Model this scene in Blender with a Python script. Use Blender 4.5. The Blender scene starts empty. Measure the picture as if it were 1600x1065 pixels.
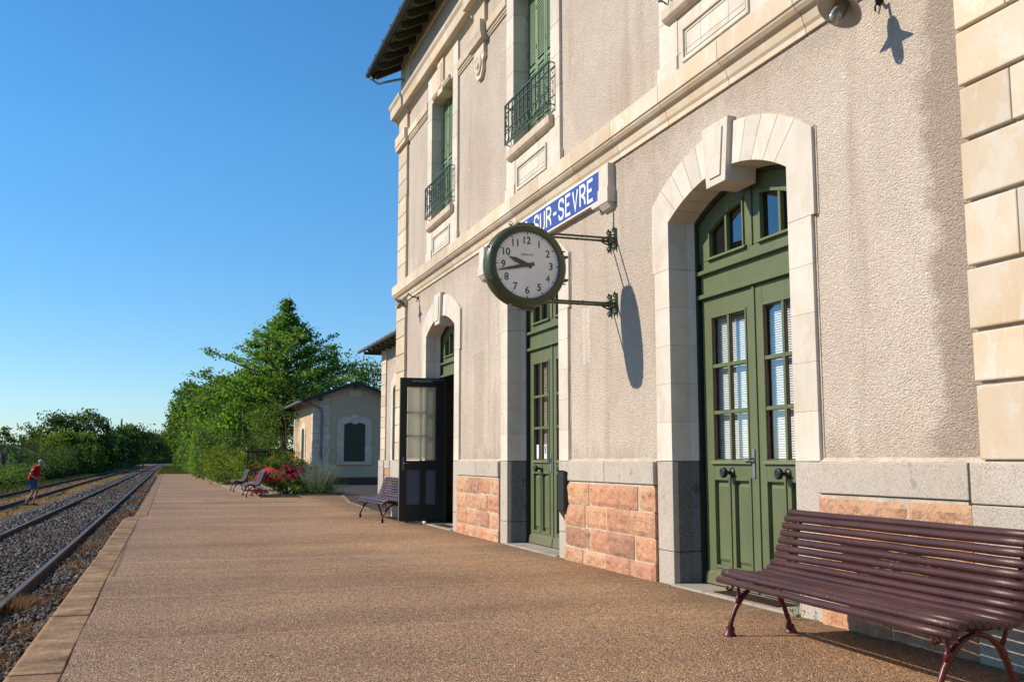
import bpy, math, random
import numpy as np
from mathutils import Vector, Matrix
random.seed(7); rng = np.random.default_rng(11)
PI = math.pi; R = math.radians
scn = bpy.context.scene
col = scn.collection

# ------------------------------------------------------------------ camera
CH = 1.2; PITCH = R(6.82); YAW = R(18.98)
Fv = Vector((math.sin(YAW)*math.cos(PITCH), math.cos(YAW)*math.cos(PITCH), math.sin(PITCH)))
Rv = Vector((math.cos(YAW), -math.sin(YAW), 0)); Uv = Rv.cross(Fv)
cd = bpy.data.cameras.new('camera'); cam = bpy.data.objects.new('camera', cd); col.objects.link(cam)
cd.lens = 35.0; cd.sensor_width = 36; cd.clip_end = 6000; cd.clip_start = .05
cam.matrix_world = Matrix(((Rv.x, Uv.x, -Fv.x, 0), (Rv.y, Uv.y, -Fv.y, 0), (Rv.z, Uv.z, -Fv.z, CH), (0, 0, 0, 1)))
scn.camera = cam

# ------------------------------------------------------------------ sky, sun, exposure
SUN = Vector((-.769, .312, .559)).normalized()          # towards the sun
w = bpy.data.worlds.new('World'); scn.world = w; w.use_nodes = True
nt = w.node_tree; bg = nt.nodes['Background']
sk = nt.nodes.new('ShaderNodeTexSky'); sk.sky_type = 'NISHITA'; sk.sun_disc = False
sk.sun_elevation = math.asin(SUN.z); sk.sun_rotation = math.atan2(SUN.x, SUN.y)
sk.altitude = 0; sk.air_density = 1.0; sk.dust_density = 0.0; sk.ozone_density = 3.6
hsv = nt.nodes.new('ShaderNodeHueSaturation'); hsv.inputs['Saturation'].default_value = 1.22
tint = nt.nodes.new('ShaderNodeMix'); tint.data_type = 'RGBA'; tint.blend_type = 'MULTIPLY'; tint.inputs[0].default_value = 1
tint.inputs[7].default_value = (.80, .995, 1.0, 1)
nt.links.new(sk.outputs[0], hsv.inputs['Color']); nt.links.new(hsv.outputs[0], tint.inputs[6]); 
tcw = nt.nodes.new('ShaderNodeTexCoord'); sxw = nt.nodes.new('ShaderNodeSeparateXYZ'); nt.links.new(tcw.outputs['Generated'], sxw.inputs[0])
rmp = nt.nodes.new('ShaderNodeValToRGB'); rmp.color_ramp.elements[0].position = 0; rmp.color_ramp.elements[0].color = (.72, .68, .83, 1)   # hazier, duller air low down
rmp.color_ramp.elements[1].position = .30; rmp.color_ramp.elements[1].color = (1, 1, 1, 1)
hz = nt.nodes.new('ShaderNodeMix'); hz.data_type = 'RGBA'; hz.blend_type = 'MULTIPLY'; hz.inputs[0].default_value = 1
nt.links.new(sxw.outputs['Z'], rmp.inputs[0]); nt.links.new(rmp.outputs[0], hz.inputs[7]); nt.links.new(tint.outputs[2], hz.inputs[6]); nt.links.new(hz.outputs[2], bg.inputs[0])
bg.inputs[1].default_value = .144
sd = bpy.data.lights.new('sun', 'SUN'); sd.energy = 5.0; sd.angle = R(.53); sd.color = (1, .885, .735)
so = bpy.data.objects.new('sun', sd); col.objects.link(so); so.location = (-30, 10, 40)
so.rotation_euler = (-SUN).to_track_quat('-Z', 'Y').to_euler()
scn.view_settings.view_transform = 'Standard'; scn.view_settings.look = 'None'
scn.view_settings.exposure = 0.22; scn.view_settings.gamma = 1; scn.view_settings.use_curve_mapping = False
scn.render.engine = 'CYCLES'

# ------------------------------------------------------------------ materials
def nodes(name):
    m = bpy.data.materials.new(name); m.use_nodes = True
    return m, m.node_tree, m.node_tree.nodes['Principled BSDF']
class NT:
    """small helper round a material's node tree"""
    def __init__(s, name, rough=.8, spec=.3, metal=0):
        s.m, s.t, s.b = nodes(name)
        s.b.inputs['Roughness'].default_value = rough
        s.b.inputs['Specular IOR Level'].default_value = spec
        s.b.inputs['Metallic'].default_value = metal
        tc = s.t.nodes.new('ShaderNodeTexCoord'); s.co = tc.outputs['Object']
    def n(s, typ, **kw):
        x = s.t.nodes.new(typ)
        for k, v in kw.items(): setattr(x, k, v)
        return x
    def l(s, a, b): s.t.links.new(a, b)
    def map(s, scale=(1, 1, 1), rot=(0, 0, 0)):
        x = s.n('ShaderNodeMapping'); x.inputs['Scale'].default_value = scale; x.inputs['Rotation'].default_value = rot
        s.l(s.co, x.inputs[0]); return x.outputs[0]
    def noise(s, scale, detail=4, rough=.55, co=None, dist=0):
        x = s.n('ShaderNodeTexNoise'); x.inputs['Scale'].default_value = scale; x.inputs['Detail'].default_value = detail
        x.inputs['Roughness'].default_value = rough; x.inputs['Distortion'].default_value = dist
        s.l(co or s.co, x.inputs['Vector']); return x.outputs['Fac']
    def vor(s, scale, co=None, out='Distance', feature='F1'):
        x = s.n('ShaderNodeTexVoronoi', feature=feature); x.inputs['Scale'].default_value = scale
        s.l(co or s.co, x.inputs['Vector']); return x.outputs[out]
    def ramp(s, f, stops, interp='LINEAR'):
        x = s.n('ShaderNodeValToRGB'); x.color_ramp.interpolation = interp; e = x.color_ramp.elements
        while len(e) < len(stops): e.new(.5)
        for i, (p, c) in enumerate(stops):
            e[i].position = p; c = c if isinstance(c, (tuple, list)) else (c, c, c); e[i].color = (*c[:3], 1)
        s.l(f, x.inputs[0]); return x.outputs[0]
    def mix(s, f, a, b, mode='MIX'):
        x = s.n('ShaderNodeMix', data_type='RGBA', blend_type=mode)
        for sock, v in ((x.inputs[0], f), (x.inputs[6], a), (x.inputs[7], b)):
            if isinstance(v, (int, float)): sock.default_value = v
            elif isinstance(v, (tuple, list)): sock.default_value = (*v[:3], 1)
            else: s.l(v, sock)
        return x.outputs[2]
    def math(s, op, a, b=0.0, c=None):
        x = s.n('ShaderNodeMath', operation=op)
        for i, v in enumerate((a, b, c)):
            if v is None: continue
            if isinstance(v, (int, float)): x.inputs[i].default_value = v
            else: s.l(v, x.inputs[i])
        return x.outputs[0]
    def island(s): return s.n('ShaderNodeNewGeometry').outputs['Random Per Island']
    def color(s, c): 
        if isinstance(c, tuple): s.b.inputs['Base Color'].default_value = (*c[:3], 1)
        else: s.l(c, s.b.inputs['Base Color'])
    def bump(s, h, strength=.5, dist=.01):
        x = s.n('ShaderNodeBump'); x.inputs['Strength'].default_value = strength; x.inputs['Distance'].default_value = dist
        s.l(h, x.inputs['Height']); s.l(x.outputs[0], s.b.inputs['Normal']); return x
def sc(c, k): return tuple(min(1, v*k) for v in c)

M = {}
def painted(name, c, rough=.45, var=.12, chips=None, bump=.15):
    q = NT(name, rough, .4)
    n1 = q.noise(2.5, 5); n2 = q.noise(40, 4)
    a = q.mix(q.ramp(n1, [(.3, 0), (.7, 1)]), sc(c, 1-var), sc(c, 1+var))
    a = q.mix(q.ramp(n2, [(.45, 0), (.75, .35)]), a, sc(c, .75))
    if name == 'green_paint':
        sx = q.n('ShaderNodeSeparateXYZ'); q.l(q.co, sx.inputs[0]); g1 = q.noise(6, 8, .75)
        zb = q.math('ADD', sx.outputs['Z'], q.math('MULTIPLY', g1, .45)); a = q.mix(q.ramp(zb, [(.22, .75), (.50, 0)]), a, (.16, .135, .085))
        a = q.mix(q.ramp(q.noise(22, 7, .8, q.map((1, 1, .6))), [(.66, 0), (.69, .7)]), a, (.20, .215, .13))
        a = q.mix(q.ramp(q.noise(1.3, 5, .7, q.map((1, 3, .5))), [(.5, 0), (.7, .35)]), a, (.075, .10, .05))
    if chips: 
        st = q.noise(9, 8, .75, q.map((14, 1.2, 14)))
        a = q.mix(q.ramp(st, [(.70, 0), (.73, 1)]), a, chips)
    q.color(a); q.l(q.ramp(n2, [(.3, rough*.8), (.8, min(1, rough*1.35))]), q.b.inputs['Roughness'])
    q.bump(n2, bump, .003); M[name] = q.m; return q.m
painted('green_paint', (.112, .135, .060), .5, .12, bump=.25)
painted('shutter_green', (.165, .235, .135), .55, .15)
painted('dark_green', (.028, .042, .024), .4)  # also puts shade into the colour of the station door frames
painted('clock_green', (.070, .082, .040), .33, .15)
painted('railing_green', (.055, .085, .045), .4, .15)
painted('roof_wood', (.045, .052, .026), .6)
painted('anthracite', (.020, .021, .021), .42)
painted('slate_blue', (.095, .12, .155), .45)
painted('black_iron', (.012, .012, .013), .5)
painted('bench_iron', (.105, .016, .014), .35, .2)
painted('grey_zinc', (.16, .19, .21), .45)
painted('black_plastic', (.015, .016, .018), .35)
painted('white_plastic', (.75, .75, .72), .4)
painted('enamel_blue', (.055, .072, .29), .3, .08)
painted('enamel_white', (.80, .80, .77), .35, .03)
painted('dial_white', (.90, .89, .85), .4, .03)
painted('hand_black', (.035, .034, .03), .5)
painted('redwood', (.25, .04, .02), .6)
painted('brown_trim', (.075, .034, .022), .5)
painted('lamp_enamel', (.42, .38, .31), .5, .25)
painted('dark_interior', (.02, .018, .016), .9)  # near-black colour stands in for missing light inside the rooms
painted('slate', (.10, .10, .11), .6, .3)
painted('slate_dark', (.035, .036, .038), .5)
painted('teal_sticker', (.10, .35, .36), .4)

def slat_paint():
    q = NT('bench_slat', .38, .4)
    n1 = q.noise(3, 5); 
    a = q.mix(q.ramp(n1, [(.3, 0), (.7, 1)]), (.040, .0135, .0125), (.072, .0245, .0215))
    st = q.noise(6, 8, .8, q.map((10, 1.2, 10)))
    speck = q.noise(60, 5, .7, q.map((1, .5, 1)))
    k = q.math('MULTIPLY', q.ramp(st, [(.52, 0), (.64, 1)]), q.ramp(speck, [(.60, 0), (.66, 1)]))
    a = q.mix(k, a, (.42, .33, .24)); q.color(a)
    gr = q.noise(30, 6, .6, q.map((6, .25, 6))); q.bump(gr, .35, .003)
    q.l(q.ramp(gr, [(.3, .28), (.7, .5)]), q.b.inputs['Roughness']); M['bench_slat'] = q.m
slat_paint()

def stucco(name, c1, c2, coarse=1.0):
    q = NT(name, .95, .1)
    big = q.noise(.55, 5, .6); mid = q.noise(5, 5, .6, q.map((1, 1, .45))); 
    a = q.mix(q.ramp(big, [(.38, 0), (.66, 1)]), c1, c2)
    a = q.mix(q.ramp(mid, [(.5, 0), (.8, .45)]), a, sc(c2, .72))
    # vertical damp band beside the corner stones (a stain with its own edge)
    sx = q.n('ShaderNodeSeparateXYZ'); q.l(q.co, sx.inputs[0])
    wob = q.math('MULTIPLY', q.noise(1.7, 9, .72), .9)
    d = q.math('ADD', sx.outputs['Y'], wob)
    st = q.ramp(q.math('SUBTRACT', d, 5.35-8.5), [(.0, 1), (.22, .9), (.35, 0)])
    a = q.mix(q.math('MULTIPLY', st, .85), a, (.32, .25, .195))
    if coarse == 1:
        inr = lambda o, c0, hw: q.math('LESS_THAN', q.math('ABSOLUTE', q.math('SUBTRACT', q.math('ADD', o, q.math('MULTIPLY', q.noise(6, 3), .12)), c0)), hw)
        for yy, hy, zz, hz, cc in ((15.42-8.5, .27, 2.22, .78, (.44, .35, .26)), (11.02-8.5, .10, 2.75, .34, (.76, .69, .60))):
            k = q.math('MULTIPLY', inr(sx.outputs['Y'], yy, hy), inr(sx.outputs['Z'], zz, hz)); a = q.mix(q.math('MULTIPLY', k, .5), a, cc)
        run = q.noise(1.0, 5, .6, q.map((1, 2.6, .28))); a = q.mix(q.ramp(run, [(.54, 0), (.68, .45)]), a, (.36, .28, .205))
        zz_ = q.math('ADD', sx.outputs['Z'], q.math('MULTIPLY', q.noise(2.4, 6, .7, q.map((1, 1.6, .5))), .9))
        a = q.mix(q.ramp(q.math('MULTIPLY', zz_, .1), [(.160, .5), (.185, 0)]), a, (.34, .26, .19))
        a = q.mix(q.ramp(q.math('MULTIPLY', zz_, .1), [(.478, 0), (.495, .30), (.506, .30), (.51, 0)]), a, (.33, .26, .20))
        pk = q.noise(3.3, 3, .5); a = q.mix(q.ramp(pk, [(.735, 0), (.745, .7)]), a, (.72, .63, .52))
    # tar of pebbles
    grain = q.vor(95/coarse, q.map((1, 1, 1)), 'Color')
    gb = q.ramp(grain, [(.2, .84), (.85, 1.10)])
    a = q.mix(1.0, a, gb, 'MULTIPLY')
    q.color(a)
    n = q.noise(62/coarse, 3, .6, q.map((1, .8, 1.3)), .8)
    n2 = q.noise(190/coarse, 2, .5)
    vv = q.n('ShaderNodeTexVoronoi', feature='SMOOTH_F1'); vv.inputs['Scale'].default_value = 72/coarse; vv.inputs['Smoothness'].default_value = .25; q.l(q.map((1, .8, 1.2)), vv.inputs['Vector'])
    h = q.math('ADD', q.math('ADD', q.math('MULTIPLY', n, .9), q.math('MULTIPLY', n2, .15)), q.math('MULTIPLY', vv.outputs['Distance'], -.9))
    q.bump(h, .80 if coarse==1 else .3, .015*coarse); M[name] = q.m
stucco('stucco', (.52, .432, .348), (.62, .532, .44))
stucco('stucco_smooth', (.52, .375, .235), (.57, .425, .28), .5)

def stone(name, c, c2, stain, rough=.85, bump=.4, isl=.10, speck=None, streak=.5):
    q = NT(name, rough, .2)
    n1 = q.noise(1.6, 6, .6, None, .5); n2 = q.noise(12, 6, .65)
    a = q.mix(q.ramp(n1, [(.38, 0), (.62, 1)]), c, c2)
    a = q.mix(q.ramp(q.noise(3.2, 7, .7, q.map((1, 1, .55)), 1.2), [(.52, 0), (.60, streak)]), a, stain)
    if speck:
        v = q.vor(260, None, 'Color'); a = q.mix(q.ramp(v, [(.0, .95), (.26, .8), (.29, 0)]), a, speck[0])
        v2 = q.noise(150, 2); a = q.mix(q.ramp(v2, [(.56, 0), (.62, .7)]), a, speck[1])
        v3 = q.noise(7, 3, .5); a = q.mix(q.ramp(v3, [(.66, 0), (.70, .6)]), a, sc(speck[0], 1.6))
    pits = q.noise(34, 4, .75, q.map((1, 1, 1.6))); a = q.mix(q.ramp(pits, [(.66, 0), (.72, .5)]), a, sc(stain, .6))
    gri = q.noise(2.6, 8, .75, q.map((1, 1, .4))); a = q.mix(q.ramp(gri, [(.56, 0), (.72, .35)]), a, sc(stain, .75))
    i = q.island(); a = q.mix(1.0, a, q.ramp(i, [(0, 1-isl), (1, 1+isl*.6)]), 'MULTIPLY')
    q.color(a); q.bump(q.math('ADD', q.noise(45, 5, .7), q.math('MULTIPLY', n2, .7)), bump, .004); M[name] = q.m
stone('limestone', (.60, .535, .445), (.66, .605, .52), (.55, .43, .31), streak=.4)
stone('limestone_warm', (.60, .46, .305), (.63, .535, .415), (.64, .58, .48), isl=.2, streak=.8)
stone('limestone_weathered', (.60, .47, .35), (.65, .545, .43), (.36, .27, .20), streak=.5)
stone('granite', (.46, .395, .325), (.50, .44, .37), (.42, .33, .25), .75, .35, .07, ((.15, .14, .14), (.60, .54, .47)), .4)
stone('granite_dark', (.12, .115, .115), (.16, .155, .15), (.15, .15, .16), .65, .5, .05, ((.03, .03, .035), (.42, .40, .38)), .4)
stone('sill_stone', (.33, .29, .24), (.40, .36, .30), (.24, .19, .15), streak=.6)
def sandstone():
    q = NT('pink_sandstone', .9, .15)
    n1 = q.noise(5, 6, .6, None, .8); n2 = q.noise(26, 7, .7)
    a = q.mix(q.ramp(n1, [(.35, 0), (.65, 1)]), (.50, .245, .15), (.57, .335, .22))
    a = q.mix(q.ramp(n2, [(.5, 0), (.75, .35)]), a, (.62, .46, .34))
    a = q.mix(1.0, a, q.ramp(q.island(), [(0, (.74, .74, .78)), (.25, (1.0, .92, .88)), (.5, (1, 1.08, 1.02)), (.75, (1.1, 1.16, 1.05)), (1, (1.08, .88, .8))]), 'MULTIPLY')
    a = q.mix(q.ramp(q.noise(9, 3), [(.68, 0), (.72, .6)]), a, (.25, .13, .09))
    q.color(a); q.bump(q.math('ADD', q.math('MULTIPLY', q.noise(9, 5, .6), 1.6), n2), 1.0, .022); M['pink_sandstone'] = q.m
sandstone()
def simple(name, c, rough=.9, v=.2, s=6, bump=.3, bd=.01, s2=50):
    q = NT(name, rough, .2); n = q.noise(s, 6, .6); n2 = q.noise(s2, 4, .6)
    a = q.mix(q.ramp(n, [(.3, 0), (.7, 1)]), sc(c, 1-v), sc(c, 1+v)); q.color(q.mix(1., a, q.ramp(n2, [(.3, .8), (.7, 1.15)]), 'MULTIPLY'))
    q.bump(n2, bump, bd); M[name] = q.m
simple('mortar', (.50, .42, .32))
simple('kerb_stone', (.30, .195, .118), .85, .40, 1.8, .5, .006)
simple('bark', (.10, .075, .05), .95, .3, 9, .8, .03, 30)
simple('rust', (.075, .042, .028), .7, .3, 9)
simple('rail_top', (.105, .078, .068), .48, .15, 9, .1)
simple('sleeper', (.06, .045, .035), .95, .4, 6)
simple('gravel_pale', (.33, .25, .175), .95, .3, 30, .8, .02, 90)
simple('asphalt', (.060, .050, .044), .95, .2, 3, .6, .006, 160)
simple('skin', (.42, .22, .15), .6, .1)
simple('red_cloth', (.36, .008, .012), .9, .1)
simple('denim', (.045, .10, .19), .9, .15)
simple('white_hair', (.42, .40, .38), .9, .1)
simple('shoe', (.04, .035, .03), .8)

def kerbmat():
    q = NT('kerb_mix', .9, .15)
    n = q.noise(2.2, 8, .7, q.map((1, .8, 1)), .6); n2 = q.noise(38, 5, .7); n3 = q.noise(9, 6, .7)
    a = q.ramp(n, [(.30, (.13, .085, .055)), (.46, (.25, .16, .095)), (.60, (.34, .225, .135)), (.75, (.42, .30, .20))])
    a = q.mix(q.ramp(n3, [(.52, 0), (.64, .55)]), a, (.15, .10, .065))
    a = q.mix(1., a, q.ramp(n2, [(.3, .68), (.7, 1.25)]), 'MULTIPLY')
    a = q.mix(q.ramp(q.vor(5.5), [(.05, .6), (.09, 0)]), a, (.42, .36, .26))
    stx = q.noise(1.6, 7, .7, q.map((.6, 2.2, 1))); a = q.mix(1., a, q.ramp(stx, [(.34, (.55, .55, .58)), (.5, (.95, .93, .90)), (.66, (1.25, 1.2, 1.1))]), 'MULTIPLY')
    sx = q.n('ShaderNodeSeparateXYZ'); q.l(q.co, sx.inputs[0]); ex = q.math('ADD', sx.outputs['X'], q.math('MULTIPLY', q.noise(7, 5, .7), .05))
    a = q.mix(q.ramp(q.math('ADD', q.math('MULTIPLY', ex, 4), 3.6), [(.50, .8), (.62, 0)]), a, (.46, .27, .14))
    q.color(a); q.bump(q.math('ADD', n2, n3), .9, .010); M['kerb_mix'] = q.m
kerbmat()
def aggregate():
    q = NT('platform_aggregate', .9, .15)
    sx = q.n('ShaderNodeSeparateXYZ'); q.l(q.co, sx.inputs[0])
    big = q.noise(.30, 6, .6); st = q.noise(.9, 6, .65, q.map((.55, 1.6, 1)))
    v = q.vor(100, None, 'Color'); 
    a = q.ramp(v, [(0, (.030, .023, .02)), (.22, (.13, .088, .060)), (.42, (.40, .225, .115)), (.60, (.27, .195, .145)), (.84, (.50, .34, .215)), (1, (.88, .77, .63))])
    a = q.mix(1., a, q.ramp(big, [(.35, (.84, .80, .80)), (.65, (1.12, 1.10, 1.03))]), 'MULTIPLY')
    a = q.mix(q.ramp(st, [(.54, 0), (.75, .45)]), a, (.14, .085, .06))
    pt = q.noise(.42, 8, .72, q.map((1, .6, 1)), .8); a = q.mix(q.ramp(pt, [(.56, 0), (.62, .30), (.7, .45)]), a, (.42, .29, .18))
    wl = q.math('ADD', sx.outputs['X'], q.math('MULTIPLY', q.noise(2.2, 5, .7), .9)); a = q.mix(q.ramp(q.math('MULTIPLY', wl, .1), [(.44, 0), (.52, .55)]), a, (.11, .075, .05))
    sp = q.vor(1.7, None, 'Distance'); a = q.mix(q.ramp(sp, [(.030, .55), (.045, 0)]), a, (.06, .045, .035))
    ck_ = q.vor(.23, q.mix(.35, q.co, q.n('ShaderNodeTexNoise').outputs['Color']), 'Distance', 'DISTANCE_TO_EDGE'); a = q.mix(q.ramp(ck_, [(.0015, .6), (.004, 0)]), a, (.07, .05, .035))
    v2 = q.vor(42, None, 'Color'); a = q.mix(1., a, q.ramp(v2, [(0, .62), (.2, .92), (.8, 1.06), (1, 1.45)]), 'MULTIPLY')
    gx = q.math('ADD', sx.outputs['X'], q.math('MULTIPLY', q.noise(.8, 5, .6), 3.0)); a = q.mix(1., a, q.ramp(q.math('MULTIPLY', gx, .1), [(.12, (.93, .97, 1.04)), (.55, (1.15, 1.10, 1.0))]), 'MULTIPLY')
    bands = q.noise(1.0, 4, .55, q.map((.07, .55, 1))); a = q.mix(1., a, q.ramp(bands, [(.36, (.85, .84, .83)), (.5, (1, 1, 1)), (.64, (1.12, 1.10, 1.06))]), 'MULTIPLY')
    wobj = q.noise(.33, 3, .5)
    # expansion joints: pale mortar lines across the platform
    for yj, wd in ((7.35, .012), (9.6, .02), (12.75, .04), (17.9, .03), (22.9, .05), (27.6, .05), (33.6, .09), (43.5, .12), (59, .16), (77, .2)):
        dd = q.math('ABSOLUTE', q.math('SUBTRACT', q.math('ADD', q.math('ADD', sx.outputs['Y'], q.math('MULTIPLY', wobj, .5)), q.math('MULTIPLY', sx.outputs['X'], .03)), yj+.25))
        k = q.ramp(q.math('DIVIDE', q.math('ADD', dd, q.math('MULTIPLY', q.noise(7, 7, .85), wd*2.0)), wd*3.4), [(.30, 1), (.62, 0)])
        a = q.mix(q.math('MULTIPLY', k, .6), a, (.56, .39, .24))
    q.color(a)
    h = q.vor(100, None, 'Distance'); h2 = q.noise(1.3, 4)
    q.bump(q.math('ADD', q.math('MULTIPLY', h, -.8), q.math('MULTIPLY', h2, 2.0)), 1.0, .011); M['platform_aggregate'] = q.m
aggregate()
def ground():
    q = NT('trackbed_soil', .98, .05)
    n = q.noise(.9, 7, .65, q.map((1.5, .5, 1))); n2 = q.noise(14, 6, .7)
    a = q.ramp(n, [(.35, (.075, .06, .05)), (.5, (.20, .135, .08)), (.62, (.36, .25, .14))])
    a = q.mix(q.ramp(n2, [(.45, 0), (.6, .55)]), a, (.09, .075, .065))
    q.color(a); q.bump(q.math('ADD', n2, q.vor(26)), 1., .04); M['trackbed_soil'] = q.m
    q = NT('ballast_bed', .95, .1)
    v = q.vor(24, None, 'Color'); a = q.ramp(v, [(0, (.03, .032, .036)), (.6, (.10, .102, .11)), (1, (.22, .22, .225))])
    a = q.mix(q.ramp(q.noise(1.1, 6, .7), [(.55, 0), (.66, .6)]), a, (.30, .20, .12))
    q.color(a); q.bump(q.vor(24, None, 'Distance'), 1., .05); M['ballast_bed'] = q.m
    q = NT('ground_grass', .98, .05)
    n = q.noise(.25, 7, .7); n2 = q.noise(5, 6, .7)
    a = q.ramp(n, [(.35, (.045, .065, .02)), (.55, (.10, .11, .04)), (.68, (.24, .18, .09))])
    q.color(q.mix(q.ramp(n2, [(.4, 0), (.7, .5)]), a, (.05, .06, .022))); q.bump(n2, 1., .08); M['ground_grass'] = q.m
ground()
def islands(name, stops, rough=.8, trans=0.0, spec=.2, tcol=None):
    q = NT(name, rough, spec)
    i = q.island(); c = q.ramp(i, stops)
    big = q.noise(.45, 3, .5)
    c = q.mix(1., c, q.ramp(big, [(.35, .72), (.65, 1.25)]), 'MULTIPLY')
    q.color(c)
    if trans:
        t = q.n('ShaderNodeBsdfTranslucent'); q.l(q.mix(1., c, tcol or (1.9, 1.7, .55), 'MULTIPLY'), t.inputs[0])
        mx = q.n('ShaderNodeMixShader'); mx.inputs[0].default_value = trans
        q.l(q.b.outputs[0], mx.inputs[1]); q.l(t.outputs[0], mx.inputs[2]); q.l(mx.outputs[0], q.t.nodes['Material Output'].inputs[0])
    M[name] = q.m
islands('ballast_stone', [(0, (0.031, 0.030, 0.030)), (.5, (0.072, 0.069, 0.067)), (.85, (0.123, 0.117, 0.111)), (1, (0.213, 0.180, 0.139))], .85)
islands('leaf_oak', [(0, (0.056, 0.131, 0.025)), (.6, (0.100, 0.206, 0.037)), (1, (0.175, 0.294, 0.056))], .5, .5)
islands('leaf_mid', [(0, (0.037, 0.081, 0.016)), (.6, (0.063, 0.127, 0.023)), (1, (0.115, 0.190, 0.037))], .55, .40)
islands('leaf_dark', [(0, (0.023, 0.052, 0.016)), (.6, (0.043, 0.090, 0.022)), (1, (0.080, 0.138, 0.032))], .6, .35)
islands('leaf_yellow', [(0, (.055, .11, .015)), (.6, (.10, .165, .022)), (1, (.19, .235, .03))], .55, .45)
islands('leaf_autumn', [(0, (.10, .12, .02)), (.5, (.21, .15, .03)), (1, (.36, .19, .05))], .6, .35)
islands('leaf_purple', [(0, (.03, .03, .02)), (1, (.07, .05, .03))], .6, .2)
islands('leaf_silver', [(0, (0.198, 0.250, 0.166)), (.6, (0.333, 0.374, 0.302)), (1, (0.520, 0.520, 0.520))], .7, .25, tcol=(1.2, 1.2, .9))
islands('leaf_iris', [(0, (.06, .13, .02)), (1, (.13, .22, .04))], .5, .4)
islands('petal', [(0, (.60, .015, .04)), (.45, (.74, .03, .11)), (.8, (.82, .16, .30)), (1, (.80, .06, .03))], .6, .3, tcol=(1.2, .8, .9))
islands('dry_grass', [(0, (.26, .16, .07)), (.6, (.42, .29, .13)), (1, (.58, .44, .22))], .9, .3, tcol=(1.1, 1, .8))
islands('dry_weed', [(0, (.10, .055, .03)), (.6, (.22, .125, .065)), (1, (.42, .28, .15))], .9, .25, tcol=(1.1, 1, .8))
islands('green_grass', [(0, (.035, .06, .018)), (.7, (.07, .10, .03)), (1, (.22, .19, .09))], .9, .25)
def glass():
    q = NT('window_glass', .05)
    g = q.n('ShaderNodeBsdfGlossy'); g.inputs['Roughness'].default_value = .015; g.inputs[0].default_value = (.9, .95, 1, 1)
    t = q.n('ShaderNodeBsdfTransparent'); t.inputs[0].default_value = (.93, .96, .96, 1)
    f = q.n('ShaderNodeLayerWeight'); f.inputs[0].default_value = .5
    k = q.math('ADD', q.math('MULTIPLY', q.math('POWER', f.outputs['Facing'], 2.0), .65), .07)
    mx = q.n('ShaderNodeMixShader'); q.l(k, mx.inputs[0]); q.l(t.outputs[0], mx.inputs[1]); q.l(g.outputs[0], mx.inputs[2])
    bn = q.n('ShaderNodeBump'); bn.inputs['Strength'].default_value = .05; bn.inputs['Distance'].default_value = .02
    q.l(q.noise(1.5, 2), bn.inputs['Height']); q.l(bn.outputs[0], g.inputs['Normal'])
    q.l(mx.outputs[0], q.t.nodes['Material Output'].inputs[0]); M['window_glass'] = q.m
    q = NT('bulb_glass', .05)
    g = q.n('ShaderNodeBsdfGlossy'); g.inputs['Roughness'].default_value = .05
    t = q.n('ShaderNodeBsdfTransparent'); t.inputs[0].default_value = (.86, .84, .78, 1)
    f = q.n('ShaderNodeFresnel'); f.inputs[0].default_value = 1.5
    mx = q.n('ShaderNodeMixShader'); q.l(q.math('ADD', f.outputs[0], .12), mx.inputs[0]); q.l(t.outputs[0], mx.inputs[1]); q.l(g.outputs[0], mx.inputs[2])
    q.l(mx.outputs[0], q.t.nodes['Material Output'].inputs[0]); M['bulb_glass'] = q.m
    for nm, c in (('blind_white', (.86, .87, .86)), ('blind_beige', (.85, .78, .58))):
        q = NT(nm, .6, .2); q.color(c)
        t = q.n('ShaderNodeBsdfTranslucent'); t.inputs[0].default_value = (*c, 1)
        mx = q.n('ShaderNodeMixShader'); mx.inputs[0].default_value = .15 if nm == 'blind_white' else .6
        q.l(q.b.outputs[0], mx.inputs[1]); q.l(t.outputs[0], mx.inputs[2]); q.l(mx.outputs[0], q.t.nodes['Material Output'].inputs[0]); M[nm] = q.m
glass()

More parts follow.
